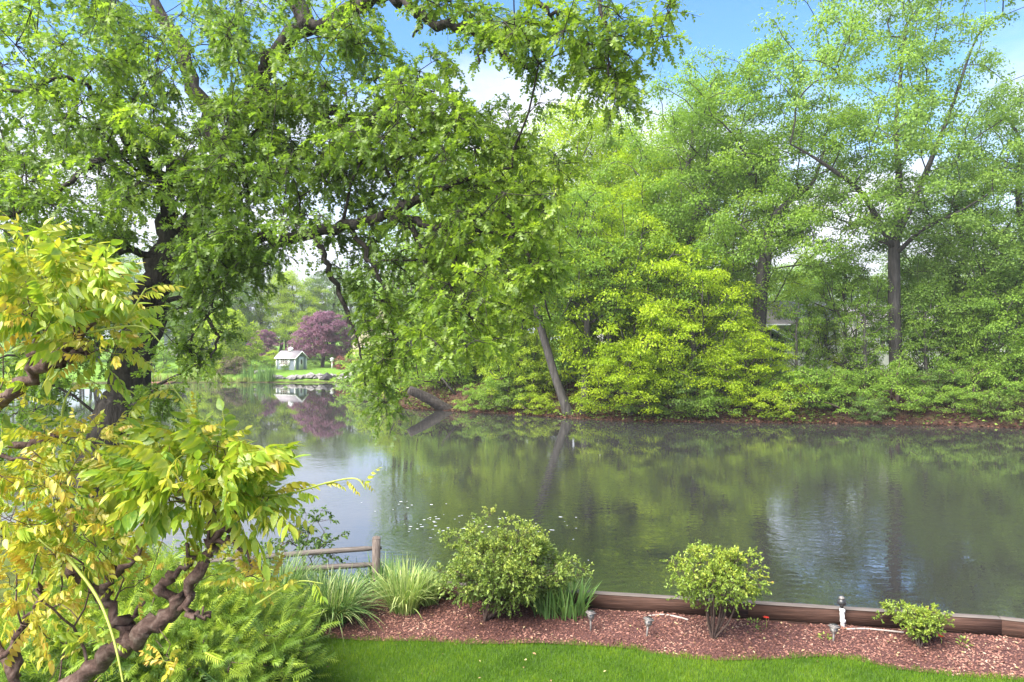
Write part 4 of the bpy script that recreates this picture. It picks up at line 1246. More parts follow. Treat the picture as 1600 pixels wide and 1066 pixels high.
bush('large_bush', 'large rounded green bush on the mulch bed, widest of the three', G(757, 973), 674, 901, 827, 948, 9.85, 330, 8, 12, 'azalea', .04, .19, 9, .8,
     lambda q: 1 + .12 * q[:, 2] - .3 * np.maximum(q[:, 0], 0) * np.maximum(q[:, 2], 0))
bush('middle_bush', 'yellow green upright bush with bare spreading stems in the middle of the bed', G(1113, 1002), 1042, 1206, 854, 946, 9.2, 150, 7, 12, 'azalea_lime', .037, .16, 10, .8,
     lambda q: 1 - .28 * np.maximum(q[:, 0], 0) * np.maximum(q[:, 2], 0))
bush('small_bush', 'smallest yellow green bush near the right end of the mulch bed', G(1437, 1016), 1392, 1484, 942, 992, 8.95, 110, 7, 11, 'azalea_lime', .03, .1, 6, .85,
     lambda q: 1 - .25 * np.maximum(q[:, 0], 0) * np.maximum(q[:, 2], 0))


def flower(px, py, z, label):
    Y = (5 - z) * F / (py - 533); p = P(px, py, Y)
    t = thing('red_flower', label, 'flower', (p[0], p[1], 1.0))
    d = np.stack([np.cos(np.arange(7) * .9), np.sin(np.arange(7) * .9), .4 + 0 * np.arange(7)], -1)
    V, T, l = scatter(T_OVATE, np.zeros((7, 3)) + np.array([0, 0, z - 1]), d, np.array([0, 0, 1.]) + 0 * d, .05, rng.uniform(0, 1, 7))
    link('petals', mesh_np('petals', V, [T], M['red'], l), t)
    m = MB(); m.tube([(0, 0, -.03), (.01, 0, (z - 1) * .6), (0, 0, z - 1)], .003, 5); m.build('stalk', M['shoot'], t, lv=[0] * m.n)


flower(1197, 966, 1.16, 'tiny red flower at the right side of the middle bush')
flower(1470, 995, 1.12, 'tiny red flower at the right side of the smallest bush')
for lab, px, py, r in (('small pale weed on the mulch left of the short path light', 1290, 1004, .07), ('tiny green weed on the mulch at the right end of the bed', 1508, 1012, .08),
                       ('low green sprout under the right side of the middle bush', 1180, 988, .12), ('low green sprout under the front of the large bush', 800, 970, .12)):
    b = G(px, py); q = rnd_dir(26) * np.array([1, 1, .5]) * r + np.array([0, 0, r * .6])
    V, T, l = scatter(T_OVATE, q, q + rng.normal(0, .02, q.shape), np.array([0, 0, 1.]) + rng.normal(0, .4, q.shape), .045, rng.uniform(.2, .8, 26))
    w_ = thing('weed', lab, 'weed', (b[0], b[1], 1.02)); link('leaves', mesh_np('weed', V, [T], M['azalea'], l), w_, kind='stuff')

# ------------------------------------------------------------------ ornamental grasses and irises
def gr(px, py): b = G(px, py); return (b[0], b[1], 1.0)


tuft('ornamental_grass', 'large arching green grass clump before the fence', 'grass', gr(520, 972), 'orn_grass', [((0, 0, 0), dict(n=700, base_r=.24, h=.8, spread=.75, sag=1.35, wid=.013, segs=7)), ((-.35, .1, 0), dict(n=300, base_r=.2, h=.78, spread=.6, sag=1.2, wid=.012, segs=7))])
tuft('ornamental_grass', 'white striped grass clump between the large green grass and the large bush', 'grass', gr(632, 958), 'orn_white', [((0, 0, 0), dict(n=420, base_r=.2, h=.85, spread=.5, sag=1.1, wid=.013, segs=7, stripe=True))])
tuft('ornamental_grass', 'pale feathery grass clump touching the left side of the large bush', 'grass', (G(668, 946)[0], G(668, 946)[1], 1.0), 'orn_white', [((0, 0, 0), dict(n=220, base_r=.14, h=.62, spread=.32, sag=.8, wid=.012, segs=6, stripe=True))])
tuft('ornamental_grass', 'dark green grass clump behind the wisteria and left of the fence rails', 'grass', gr(432, 962), 'orn_grass', [((0, 0, 0), dict(n=420, base_r=.25, h=1.05, spread=.7, sag=1.1, wid=.012, segs=7, lvhi=.8))])
tuft('iris_clump', 'broad bladed green iris clump at the foot of the fence post', 'iris', (P(604, 900, 10.75)[0], 10.75, .9), 'iris', [((0, 0, 0), dict(n=90, base_r=.3, h=.72, spread=.35, sag=.5, wid=.03, segs=5))])
tuft('iris_clump', 'broad bladed blue green iris clump at the right side of the large bush', 'iris', gr(888, 964), 'iris', [((0, 0, 0), dict(n=120, base_r=.26, h=.62, spread=.38, sag=.6, wid=.028, segs=5)), ((-.3, 0, 0), dict(n=60, base_r=.2, h=.5, spread=.25, sag=.5, wid=.026, segs=5))])
tuft('bank_grass', 'rough grass on the bank below the fence rails', 'grass', (P(480, 900, 11.4)[0], 11.4, .8), 'orn_grass', [((float(rng.uniform(-1.3, 1.3)), float(rng.uniform(-.3, .4)), 0), dict(n=26, base_r=.12, h=.55, spread=.3, sag=.8, wid=.011, segs=5)) for _ in range(26)])

# leafy sprays behind the fence
def airy_shrub(name, label, base, boxes, leaf, size, mat, per=9, ntw=4, crad=.22):
    base = np.array(base); cl = []
    for px, py, rx, ry, n, Y, dY in boxes:
        a = rng.uniform(0, 6.28, n); r = np.sqrt(rng.uniform(0, 1, n))
        for aa, rr in zip(a, r):
            cl.append(P(px + rx * rr * math.cos(aa), py + ry * rr * math.sin(aa), Y + rng.uniform(-dY, dY)) - base)
    cl = np.array(cl)
    s = Skel(); s.add((0, 0, -.1), -1, .02); s.add((0, 0, .15), 0, .018)
    s.attach(cl, .4, .2, .05, .08)
    t = thing(name, label, 'shrub', base)
    link('stems', s.mesh(M['twig'], .005, .45, .003, 0, 'stems'), t)
    lf, tw = twig_leaves(cl, crad, ntw, per, T_OVATE, size, np.array([[0, 0, .4]]) + 0 * cl, .15, None, .0025, .7)
    link('foliage', mesh_np(name, lf[0], [lf[1]], M[leaf], lf[2]), t, kind='stuff')
    link('twigs', mesh_np(name + '_twigs', tw[0], [tw[1]], M['twig']), t, kind='stuff')


airy_shrub('airy_shrub', 'loose dark green shrub rising above the fence rails at the water', (P(470, 900, 11.7)[0], 11.7, .7),
           [(490, 825, 48, 32, 22, 11.7, .5), (450, 870, 40, 40, 16, 11.6, .5), (500, 880, 40, 25, 9, 11.6, .4)], 'fol_dark', .07, 'twig')
airy_shrub('airy_shrub', 'dense green shrub filling the bank left of the oak trunk', (P(60, 800, 13.5)[0], 13.5, .85),
           [(60, 680, 90, 90, 40, 13.5, .9), (110, 810, 90, 60, 26, 12.3, .9), (320, 880, 70, 40, 20, 12, .6)], 'fol_mid', .1, 'twig', 10, 5, .4)

# ------------------------------------------------------------------ juniper
def juniper():
    base = np.array([*G(330, 1060)[:2], 1.0])
    t = thing('juniper', 'spreading bright green juniper with feathery sprays at the lower left beside the lawn', 'juniper', base)
    heads = []
    for px, py, rx, ry, n, Y in ((300, 985, 120, 50, 150, 7.4), (395, 1000, 90, 45, 120, 7.9), (440, 1040, 60, 35, 70, 8.0), (230, 1030, 110, 55, 120, 6.8), (330, 925, 90, 30, 80, 8.2),
                                 (100, 1010, 130, 70, 110, 6.6), (440, 960, 50, 14, 34, 8.6), (330, 1060, 130, 35, 90, 6.9), (180, 900, 120, 50, 80, 7.8)):
        a = rng.uniform(0, 6.28, n); r = np.sqrt(rng.uniform(0, 1, n))
        for aa, rr in zip(a, r):
            heads.append(P(px + rx * rr * math.cos(aa), py + ry * rr * math.sin(aa), Y + rng.normal(0, .45)))
    heads = np.array(heads); heads[:, 2] = np.maximum(heads[:, 2], 1.08)
    cen = np.array([heads[:, 0].mean(), heads[:, 1].mean() + .2, .9])
    out = norm((heads - cen) * np.array([1, 1, .6]) + rng.normal(0, .35, heads.shape) + np.array([.25, 0, .25]))
    # frond template: a plume of slender pointed scales
    fv, ft = [], []
    for k in range(22):
        y0 = k / 22 * .88
        for sgn in (-1, 1):
            L = .2 * (1 - .5 * abs(y0 - .25)) * (1 - y0 * .55) * (.75 + .5 * ((k * 7) % 5) / 4)
            b = len(fv); w = .013
            zz = .07 * math.sin(k * 2.1 + sgn)
            fv += [(0, y0, 0), (sgn * L * .5 + w, y0 + L * .45, zz), (sgn * L * .9, y0 + L * .95, zz * 2 - .03), (sgn * L * .5 - w, y0 + L * .55, zz)]
            ft += [(b, b + 1, b + 2), (b, b + 2, b + 3)]
    b = len(fv); fv += [(-.02, 0, 0), (.02, 0, 0), (0, 1.05, 0)]; ft += [(b, b + 1, b + 2)]
    tm = (np.array(fv), np.array(ft))
    parts = []
    m = len(heads)
    for rep in range(8):
        pos = heads + rng.normal(0, .09, heads.shape) - out * .12
        d = out + rng.normal(0, .38, heads.shape)
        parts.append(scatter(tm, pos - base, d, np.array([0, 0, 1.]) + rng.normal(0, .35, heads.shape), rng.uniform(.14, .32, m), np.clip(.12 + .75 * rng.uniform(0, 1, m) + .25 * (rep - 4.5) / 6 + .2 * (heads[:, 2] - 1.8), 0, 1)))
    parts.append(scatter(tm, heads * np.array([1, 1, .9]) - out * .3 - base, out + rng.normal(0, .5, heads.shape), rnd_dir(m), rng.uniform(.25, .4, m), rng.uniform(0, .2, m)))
    V, T, l = join(parts)
    # lv runs lighter in higher fronds; the last, inner layer is kept dark
    link('foliage', mesh_np('juniper', V, [T], M['juniper'], l), t, kind='stuff')
    s = Skel(); s.add((0, 0, -.05), -1, .06); s.add((0, .1, .15), 0, .06)
    s.attach((heads - base)[::3], .35, .25, .03, .08)
    link('branches', s.mesh(M['bark_vine'], .006, .45, .004, 0, 'branches'), t)


juniper()

# ------------------------------------------------------------------ the oak
oak_base = np.array([*P(120, 880, 12.7)[:2], .9])
oak = thing('oak_tree', 'large spreading oak leaning in from the left with drooping leafy boughs over the pond', 'tree', oak_base)
oak_lines = [
    [(112, 905, 12.6, .78), (128, 850, 12.6, .56), (150, 760, 12.8, .47), (180, 665, 13, .41), (210, 570, 13.1, .36), (232, 490, 13.2, .32), (244, 435, 13.2, .28)],
    [(244, 435, 13.2, .24), (255, 385, 13.1, .19), (258, 330, 13, .16), (254, 292, 12.9, .145), (240, 268, 12.8, .12), (212, 235, 12.6, .09), (182, 190, 12.3, .075), (152, 150, 12, .05)],
    [(256, 296, 12.9, .1), (268, 262, 12.8, .09), (290, 250, 12.6, .07), (318, 258, 12.4, .05), (350, 280, 12.2, .03)],
    [(240, 450, 13.2, 0.204), (285, 370, 13.6, 0.190), (345, 250, 13.9, 0.177), (398, 150, 13.6, 0.170), (432, 88, 13.2, 0.163), (480, 45, 12.7, 0.150), (540, 18, 12.2, 0.136), (590, -12, 11.6, 0.116), (660, -60, 11, 0.082), (760, -110, 10.5, 0.054), (860, -120, 10, 0.034)],
    [(480, 45, 12.7, .16), (440, -30, 13, .15), (380, -120, 13, .12), (300, -220, 13, .08)],
    [(345, 250, 13.9, .18), (300, 120, 14.5, .15), (240, 0, 15, .12), (180, -120, 15, .08)],
    [(590, -12, 11.6, .12), (620, -3, 11.2, .1), (652, 18, 11, .085), (685, 36, 10.9, .078), (735, 46, 10.7, .066), (772, 68, 10.6, .055), (805, 98, 10.5, .045), (835, 104, 10.4, .03)],
    [(745, 48, 10.7, .04), (752, 70, 10.7, .035), (748, 100, 10.7, .02)],
    [(652, 18, 11, .04), (658, 40, 11, .035), (645, 58, 11, .02)],
    [(760, -110, 10.5, .07), (820, -30, 10.1, .05), (848, 12, 10, .04), (872, 24, 10, .025)],
    [(860, -120, 10, .05), (910, -50, 9.8, .04), (940, 20, 9.7, .03), (952, 90, 9.6, .02), (950, 140, 9.6, .012)],
    [(860, -120, 10, .045), (960, -60, 9.6, .035), (1030, -10, 9.4, .02), (1045, 40, 9.4, .01)],
    [(398, 150, 13.6, 0.136), (450, 158, 13.2, 0.128), (505, 172, 12.8, 0.112), (545, 182, 12.5, 0.096), (572, 192, 12.3, 0.072), (600, 190, 12, 0.048), (650, 200, 11.8, 0.024)],
    [(450, 158, 13.2, 0.120), (500, 185, 12.9, 0.120), (535, 205, 12.7, 0.112), (558, 222, 12.6, 0.096), (590, 250, 12.3, 0.056), (615, 290, 12, 0.032)],
    [(480, 45, 12.7, .1), (530, 70, 12.4, .085), (560, 95, 12.2, .08), (582, 125, 12, .07), (620, 148, 11.8, .055), (660, 170, 11.6, .03)],
    [(244, 430, 13.2, 0.163), (298, 388, 13, 0.136), (362, 371, 12.8, 0.116), (430, 376, 12.5, 0.109), (492, 368, 12.2, 0.102), (545, 350, 12, 0.095), (600, 335, 11.8, 0.085), (640, 318, 11.6, 0.075), (690, 295, 11.4, 0.058), (742, 275, 11.2, 0.041), (800, 262, 11, 0.020)],
    [(600, 335, 11.8, .08), (640, 345, 11.6, .07), (688, 358, 11.4, .06), (750, 362, 11.2, .04), (830, 372, 11, .025)],
    [(688, 352, 11.4, .055), (706, 385, 11.4, .05), (712, 425, 11.4, .04), (704, 450, 11.4, .03), (730, 485, 11.3, .02), (765, 515, 11.2, .012)],
    [(620, 330, 11.7, .06), (655, 378, 11.6, .05), (670, 430, 11.6, .042), (682, 480, 11.5, .03), (700, 530, 11.4, .018)],
    [(492, 368, 12.2, .06), (508, 405, 12.1, .055), (528, 455, 12, .045), (548, 500, 11.9, .035), (562, 545, 11.8, .02), (570, 600, 11.7, .012)],
    [(545, 352, 12, .05), (575, 400, 11.9, .045), (605, 455, 11.8, .035), (612, 520, 11.7, .022), (618, 590, 11.6, .012)],
    [(638, 318, 11.6, .05), (628, 285, 11.7, .045), (618, 262, 11.8, .04), (640, 222, 11.8, .035), (670, 185, 11.8, .02)],
    [(740, 276, 11.2, .04), (790, 330, 11, .035), (830, 410, 10.9, .025), (860, 500, 10.8, .012)],
    [(250, 405, 13.1, .08), (200, 392, 12.9, .065), (140, 398, 12.7, .05), (60, 420, 12.5, .03)],
    [(212, 235, 12.6, .06), (150, 255, 12.2, .05), (90, 300, 11.9, .04), (30, 330, 11.6, .03), (-30, 345, 11.4, .02)],
    [(152, 150, 12, .04), (100, 120, 11.7, .035), (40, 140, 11.4, .03), (-30, 140, 11.2, .02)],
    [(232, 480, 13.2, .06), (290, 470, 12.7, .045), (340, 520, 12.4, .03), (330, 560, 12.3, .015)],
    [(215, 555, 13.1, .06), (150, 540, 12.9, .05), (70, 540, 12.7, .035), (0, 560, 12.5, .02)],
    [(190, 640, 13, .05), (230, 620, 12.5, .03), (250, 600, 12.4, .015)],
]
osk = Skel()
for ln in oak_lines:
    osk.line(local_rows(oak_base, ln), -1, 5, .05)
oak_regions = [  # photo region of the crown, clumps, distance and its spread
    (95, 95, 165, 130, 80, 11.8, 1.6), (325, 120, 150, 120, 66, 13, 1.8), (85, 310, 140, 120, 78, 12.4, 1.7), (200, 250, 60, 50, 16, 12.6, .8), (395, 290, 150, 80, 64, 12.4, 1.4),
    (520, 85, 80, 75, 22, 12.2, 1), (480, 180, 90, 55, 22, 12.6, 1), (645, 135, 110, 55, 20, 11.8, .9), (560, 255, 85, 60, 20, 13, .8), (470, 250, 70, 50, 12, 12.2, .8), (570, 300, 60, 40, 9, 13, .6), (650, 200, 100, 60, 40, 11.8, 1.2), (740, 250, 110, 85, 46, 11.3, 1.2), (620, 405, 115, 65, 36, 12.4, .8),
    (765, 400, 110, 120, 56, 11.2, 1.1), (606, 535, 38, 80, 16, 11.7, .6), (705, 505, 85, 50, 19, 11.4, .7), (845, 330, 45, 110, 20, 11, .8), (592, 620, 18, 28, 4, 11.6, .4),
    (450, 20, 150, 45, 24, 12.6, 1.4), (340, 420, 85, 45, 22, 12.4, .9), (345, 330, 60, 80, 24, 11.6, .8), (385, 190, 50, 60, 14, 12, .5), (300, 520, 55, 55, 12, 12.3, .5), (400, 400, 60, 25, 8, 12.3, .5), (85, 470, 120, 90, 46, 13.2, 1.3),
    (55, 600, 80, 60, 20, 13, .8), (245, 630, 32, 40, 7, 12.5, .4),
    (870, 35, 90, 38, 15, 10, .6), (945, 70, 38, 65, 15, 9.8, .5), (952, 140, 16, 38, 5, 9.7, .3), (760, 40, 75, 35, 9, 10.6, .5), (1035, 35, 24, 45, 4, 9.4, .3), (680, 12, 80, 22, 8, 10.9, .5), (840, 130, 12, 45, 3, 10.4, .2),
    (300, -150, 420, 140, 70, 13, 3), (750, -120, 250, 80, 20, 10.5, 1.5), (-120, 250, 110, 330, 60, 12.5, 2), (250, 200, 250, 200, 40, 15.5, 1.2),
]
oc = []
for px, py, rx, ry, n, Y, dY in oak_regions:
    a = rng.uniform(0, 6.28, n); r = np.sqrt(rng.uniform(0, 1, n))
    for aa, rr in zip(a, r):
        oc.append(P(px + rx * rr * math.cos(aa), py + ry * rr * math.sin(aa), Y + rng.normal(0, dY * .7)))
oc = np.array(oc) - oak_base
osk.attach(oc, .22, .35, .04, .07)
link('trunk', osk.mesh(M['bark_oak'], .008, .42, .005, .07, 'trunk', .05), oak)
lvc = np.clip(rng.normal(.48, .22, len(oc)) + .25 * sstep(560, 800, (oc[:, 0] + oak_base[0]) / (oc[:, 1] + oak_base[1]) * F + 800), 0, .95)
lf, tw = twig_leaves(oc, .52 * rng.uniform(.7, 1.25, len(oc)), 8, 10, T_OAK, .143, None, .34, lvc, .006, .65)
link('crown', mesh_np('crown', lf[0], [lf[1]], M['oak_leaf'], lf[2]), oak, kind='stuff')
link('twigs', mesh_np('twigs', tw[0], [tw[1]], M['bark_oak']), oak, kind='stuff')

# ------------------------------------------------------------------ wisteria
wis_base = np.array([*P(110, 1066, 2.6)[:2], 1.0])
wis = thing('wisteria', 'gnarled wisteria with drooping yellow and lime leaves filling the left foreground', 'wisteria', wis_base)


def leaflet():
    ys = np.array([0, .14, .32, .52, .74, .9, 1.0]); w = np.array([0, .14, .195, .18, .11, .04, 0])
    z = -.1 * ys ** 2
    V = [(0, y, zz) for y, zz in zip(ys, z)] + [(s * a, y + .02, zz + a * .28) for s in (1, -1) for y, a, zz in zip(ys[1:-1], w[1:-1], z[1:-1])]
    T = []
    for s, b in ((1, 7), (-1, 12)):
        e = [0] + [b + k for k in range(5)] + [6]
        for k in range(6):
            q = [(k, k + 1, e[k + 1]), (k, e[k + 1], e[k])]
            for t in q:
                if len(set(t)) == 3:
                    T.append(t if s < 0 else t[::-1])
    return np.array(V), np.array(T)


LFT = leaflet()


def compound(pairs, L, hang, lv0, young):
    """one pinnate leaf growing along +y from the origin and arching down"""
    t = np.linspace(0, 1, 9)
    sag = rng.uniform(.3, .75)
    rach = np.stack([.04 * np.sin(t * 3 + rng.uniform(0, 6)) * L, L * (t - .18 * sag * t ** 2), L * (.18 * t - sag * t ** 2 * .75)], -1)
    pos, d, nn, sz = [], [], [], []
    for k in range(pairs):
        f = .25 + .7 * k / (pairs - 1)
        p = np.array([np.interp(f, t, rach[:, i]) for i in range(3)]); g = norm(np.array([np.interp(f + .05, t, rach[:, i]) - p[i] for i in range(3)]))
        s = (L * .3 * (.75 + .5 * math.sin(PI * (.2 + .65 * k / (pairs - 1))))) * rng.uniform(.85, 1.15) * (.72 if young else 1)
        for sg in (-1, 1):
            side = np.cross(g, [0, 0, 1.0]) * sg
            dd = side * (1 - .55 * hang) + g * .42 + np.array([0, 0, -hang]) + rng.normal(0, .14, 3)
            pos.append(p); d.append(dd); nn.append(np.array([0, 0, 1.0]) * (1 - hang * .6) - side * .5 * hang * -1 + rng.normal(0, .2, 3)); sz.append(s)
    pos.append(rach[-1]); d.append(rach[-1] - rach[-2] + rng.normal(0, .02, 3) * L); nn.append([0, .3, 1]); sz.append(L * .36 * (.75 if young else 1))
    m = len(pos)
    parts = [scatter(LFT, np.array(pos), np.array(d), np.array(nn, float), np.array(sz), lv0 + rng.normal(0, .06, m))]
    lq = parts[0][2].reshape(m, -1); lq[:, :7] -= .05; lq[:, 7:] += .05
    V, Q, T = tube(rach, np.linspace(.0022, .001, 9) * L / .25, 4, False)
    T2 = np.concatenate([Q[:, [0, 1, 2]], Q[:, [0, 2, 3]]])
    parts.append((V, T2, np.full(len(V), .55)))
    return join(parts)


VAR = {}
for cls, (lo, hi, young) in {'green': (.1, .36, False), 'lime': (.26, .52, False), 'yellow': (.5, .78, True), 'gold': (.78, 1.0, True)}.items():
    VAR[cls] = []
    for k in range(7):
        V, T, l = compound(int(rng.integers(4, 7)), .25, float(rng.uniform(.6, 1.0) if cls == 'green' else rng.uniform(.85, 1.3)), float(rng.uniform(lo, hi)), young)
        VAR[cls].append((mesh_np('wisteria_leaf', V, [T], M['wisteria'], l, True), (V, T, l)))

from mathutils import Matrix, Vector


WLEAVES = []


def leaf_at(p, d, cls, s=1.0):
    """compound leaf whose stalk leaves p in direction d"""
    d = Vector(d).normalized(); flat = Vector((d.x, d.y, 0))
    yaw = math.atan2(-flat.x, flat.y) if flat.length > .05 else rng.uniform(0, 6.28)
    pit = math.atan2(d.z, max(flat.length, .05))
    rot = Matrix.Rotation(yaw, 4, 'Z') @ Matrix.Rotation(pit, 4, 'X') @ Matrix.Rotation(rng.normal(0, .35), 4, 'Y')
    k = int(rng.integers(0, 7))
    WLEAVES.append((s / p[1] * (.7 if cls in ('yellow', 'gold') else 1) * (1 if -.8 < p[0] / p[1] else .3), np.array(p) - wis_base, rot, s, cls, k))


wis_lines = [
    [(60, 1400, 2.75, .06), (75, 1180, 2.7, .05), (100, 1085, 2.6, .045), (150, 1035, 2.55, .042), (205, 1002, 2.5, .042), (250, 968, 2.48, .038), (285, 935, 2.46, .032), (312, 890, 2.45, .026), (335, 845, 2.45, .022), (360, 808, 2.45, .018), (385, 785, 2.45, .01)],
    [(205, 1000, 2.5, .034), (180, 965, 2.5, .03), (155, 930, 2.5, .028), (128, 900, 2.5, .026), (110, 890, 2.5, .026)],
    [(160, 940, 2.5, .02), (162, 915, 2.48, .019), (180, 895, 2.46, .02), (205, 880, 2.45, .015), (218, 855, 2.45, .012), (221, 820, 2.45, .006)],
    [(275, 945, 2.47, .022), (252, 918, 2.46, .024), (268, 900, 2.46, .02), (300, 880, 2.44, .012), (290, 850, 2.44, .008)],
    [(270, 950, 2.47, .018), (292, 945, 2.42, .016), (302, 962, 2.4, .014), (322, 965, 2.38, .009), (318, 948, 2.36, .006)],
    [(205, 1000, 2.5, .012), (170, 988, 2.45, .01), (150, 975, 2.42, .008), (125, 962, 2.4, .005)],
    [(225, 985, 2.5, .012), (205, 975, 2.52, .012), (212, 955, 2.52, .01), (225, 940, 2.5, .005)],
    [(75, 1180, 2.7, .035), (40, 1120, 2.75, .03), (22, 1060, 2.75, .024), (26, 1000, 2.75, .022), (30, 985, 2.75, .022), (48, 960, 2.75, .016), (62, 940, 2.75, .014), (60, 900, 2.75, .01)],
    [(26, 1005, 2.75, .014), (0, 1030, 2.7, .013), (-40, 1050, 2.7, .01)],
    [(22, 1060, 2.75, .03), (-40, 940, 2.85, .036), (-70, 800, 2.8, .036), (-50, 690, 2.6, .034), (-10, 632, 2.4, .034), (35, 595, 2.35, .03), (75, 565, 2.3, .027), (105, 545, 2.3, .022), (125, 525, 2.3, .016), (150, 505, 2.3, .008)],
    [(75, 565, 2.3, .02), (100, 562, 2.28, .019), (125, 548, 2.26, .016), (140, 535, 2.25, .008)],
    [(55, 580, 2.32, .016), (48, 555, 2.3, .015), (58, 540, 2.3, .012)],
    [(-50, 700, 2.6, .018), (-5, 692, 2.55, .018), (35, 696, 2.5, .017), (65, 690, 2.5, .017), (85, 682, 2.5, .016), (92, 676, 2.5, .008)],
    [(-50, 720, 2.6, .014), (0, 712, 2.55, .013), (28, 716, 2.52, .008)],
    [(335, 845, 2.45, .012), (365, 850, 2.4, .01), (395, 880, 2.35, .006), (420, 900, 2.3, .003)],
]
wsk = Skel()
for ln in wis_lines:
    wsk.line(local_rows(wis_base, ln), -1, 5, .02)
pts0 = np.array(wsk.p); rad0 = np.array(wsk.r)
rad0 *= .74 * (1 + .13 * np.sin(np.arange(len(rad0)) * 1.3) + rng.normal(0, .1, len(rad0)))
wsk.r = list(np.maximum(rad0, .003))

regions = [  # px, py, rx, ry, number of leaves, distance, spread, colour weights green/lime/yellow/gold, size
    (85, 470, 105, 62, 46, 2.3, .14, (.18, .47, .28, .07), .92), (30, 430, 60, 35, 14, 2.3, .12, (.15, .6, .25, 0), .9), (150, 545, 60, 30, 12, 2.25, .08, (0, .3, .45, .25), .7),
    (310, 755, 100, 52, 52, 2.42, .14, (.32, .5, .18, 0), 1.0), (395, 790, 45, 42, 15, 2.4, .1, (.1, .55, .3, .05), .9), (230, 745, 55, 40, 18, 2.45, .1, (.2, .5, .3, 0), .85),
    (310, 700, 60, 18, 10, 2.4, .08, (.1, .4, .5, 0), .7),
    (60, 800, 95, 70, 42, 2.65, .18, (.02, .25, .5, .23), .85), (120, 850, 80, 50, 22, 2.6, .15, (.0, .25, .5, .25), .8), (50, 930, 70, 60, 24, 2.7, .15, (0, .15, .5, .35), .8),
    (120, 685, 85, 22, 16, 2.5, .1, (0, .2, .6, .2), .62), (40, 740, 60, 30, 12, 2.55, .12, (0, .2, .6, .2), .7), (400, 910, 40, 22, 8, 2.4, .08, (0, .05, .35, .6), .55),
    (330, 890, 40, 30, 6, 2.45, .08, (0, .2, .4, .4), .55), (220, 900, 40, 30, 5, 2.5, .08, (0, .2, .5, .3), .55), (20, 620, 40, 20, 5, 2.5, .1, (0, .3, .6, .1), .7),
    (265, 1035, 25, 6, 2, 2.2, .05, (0, 0, .3, .7), .6), (120, 1000, 70, 40, 8, 2.6, .12, (.1, .4, .4, .1), .6),
]
classes = ['green', 'lime', 'yellow', 'gold']
lcount = 0
for px, py, rx, ry, n, Y, dY, wts, s in regions:
    cen = P(px, py + ry * .35, Y)
    for i in range(int(n * 3.6)):
        a = rng.uniform(0, 6.28); r = math.sqrt(rng.uniform(0, 1)) * .88
        p = P(px + rx * r * math.cos(a), py + ry * r * math.sin(a), Y + rng.normal(0, dY))
        d = norm(p - cen) + rng.normal(0, .45, 3) + np.array([0, -.25, .35])
        leaf_at(p, d, classes[int(rng.choice(4, p=np.array(wts) / sum(wts)))], s * .64 * float(rng.uniform(.6, 1.35)))
        lcount += 1

wsk.attach(np.array([w[1] for w in WLEAVES[::3]]), .3, .05, .05, .1)
link('branches', wsk.mesh(M['bark_vine'], .0016, .45, .0014, .12, 'branches', .006, 5, True), wis)

# long shoots with their small unfolding leaves
shoots = [
    [(70, 500, 2.25), (58, 460, 2.22), (45, 410, 2.2), (42, 380, 2.2), (55, 365, 2.2), (95, 361, 2.2)],
    [(195, 505, 2.22), (210, 480, 2.2), (222, 460, 2.2), (228, 450, 2.2)],
    [(330, 700, 2.38), (310, 660, 2.36), (285, 625, 2.35), (262, 595, 2.35)],
    [(400, 775, 2.36), (450, 772, 2.3), (510, 755, 2.25), (555, 748, 2.22), (572, 765, 2.2)],
    [(215, 710, 2.45), (205, 675, 2.42), (202, 650, 2.4), (208, 640, 2.4)],
    [(95, 690, 2.45), (98, 640, 2.42), (110, 610, 2.4), (135, 594, 2.38), (158, 604, 2.36)],
    [(105, 870, 2.4), (150, 930, 2.3), (175, 990, 2.22), (192, 1066, 2.15), (205, 1150, 2.1)],
    [(40, 780, 2.5), (45, 820, 2.45), (75, 855, 2.42), (110, 870, 2.4)],
    [(240, 740, 2.42), (232, 700, 2.4), (215, 672, 2.4)],
    [(400, 945, 2.32), (440, 920, 2.25), (470, 908, 2.2), (505, 912, 2.18)],
    [(140, 520, 2.25), (180, 512, 2.22), (225, 512, 2.2), (255, 540, 2.2)],
]
for k, ln in enumerate(shoots):
    sm = MB()
    q = spline([P(*r) for r in ln], 6)
    sm.tube(q - wis_base, np.linspace(.0062 if k == 6 else .0042, .0018, len(q)), 6)
    sm.build('shoot', M['shoot'], wis, lv=np.zeros(sm.n), smooth=True)
    for j in range(3, len(q) - 1, 4 if k != 6 else 99):
        g = q[j + 1] - q[j]
        leaf_at(q[j], norm(g) + rng.normal(0, .8, 3), 'yellow' if rng.uniform() < .6 else 'lime', float(rng.uniform(.25, .45)))
        lcount += 1
WLEAVES.sort(key=lambda w: -w[0])
rest = []
for i, (_, p, rot, s, cls, k) in enumerate(WLEAVES):
    if i < 295:
        o = link('leaf', VAR[cls][k][0], wis, p, 0, s)
        o.rotation_euler = rot.to_euler()
    else:
        V, T, l = VAR[cls][k][1]
        rest.append(((V * s) @ np.array(rot.to_3x3()).T + p, T, l))
V, T, l = join(rest)
link('small_leaves', mesh_np('small_leaves', V, [T], M['wisteria'], l, True), wis, kind='stuff')

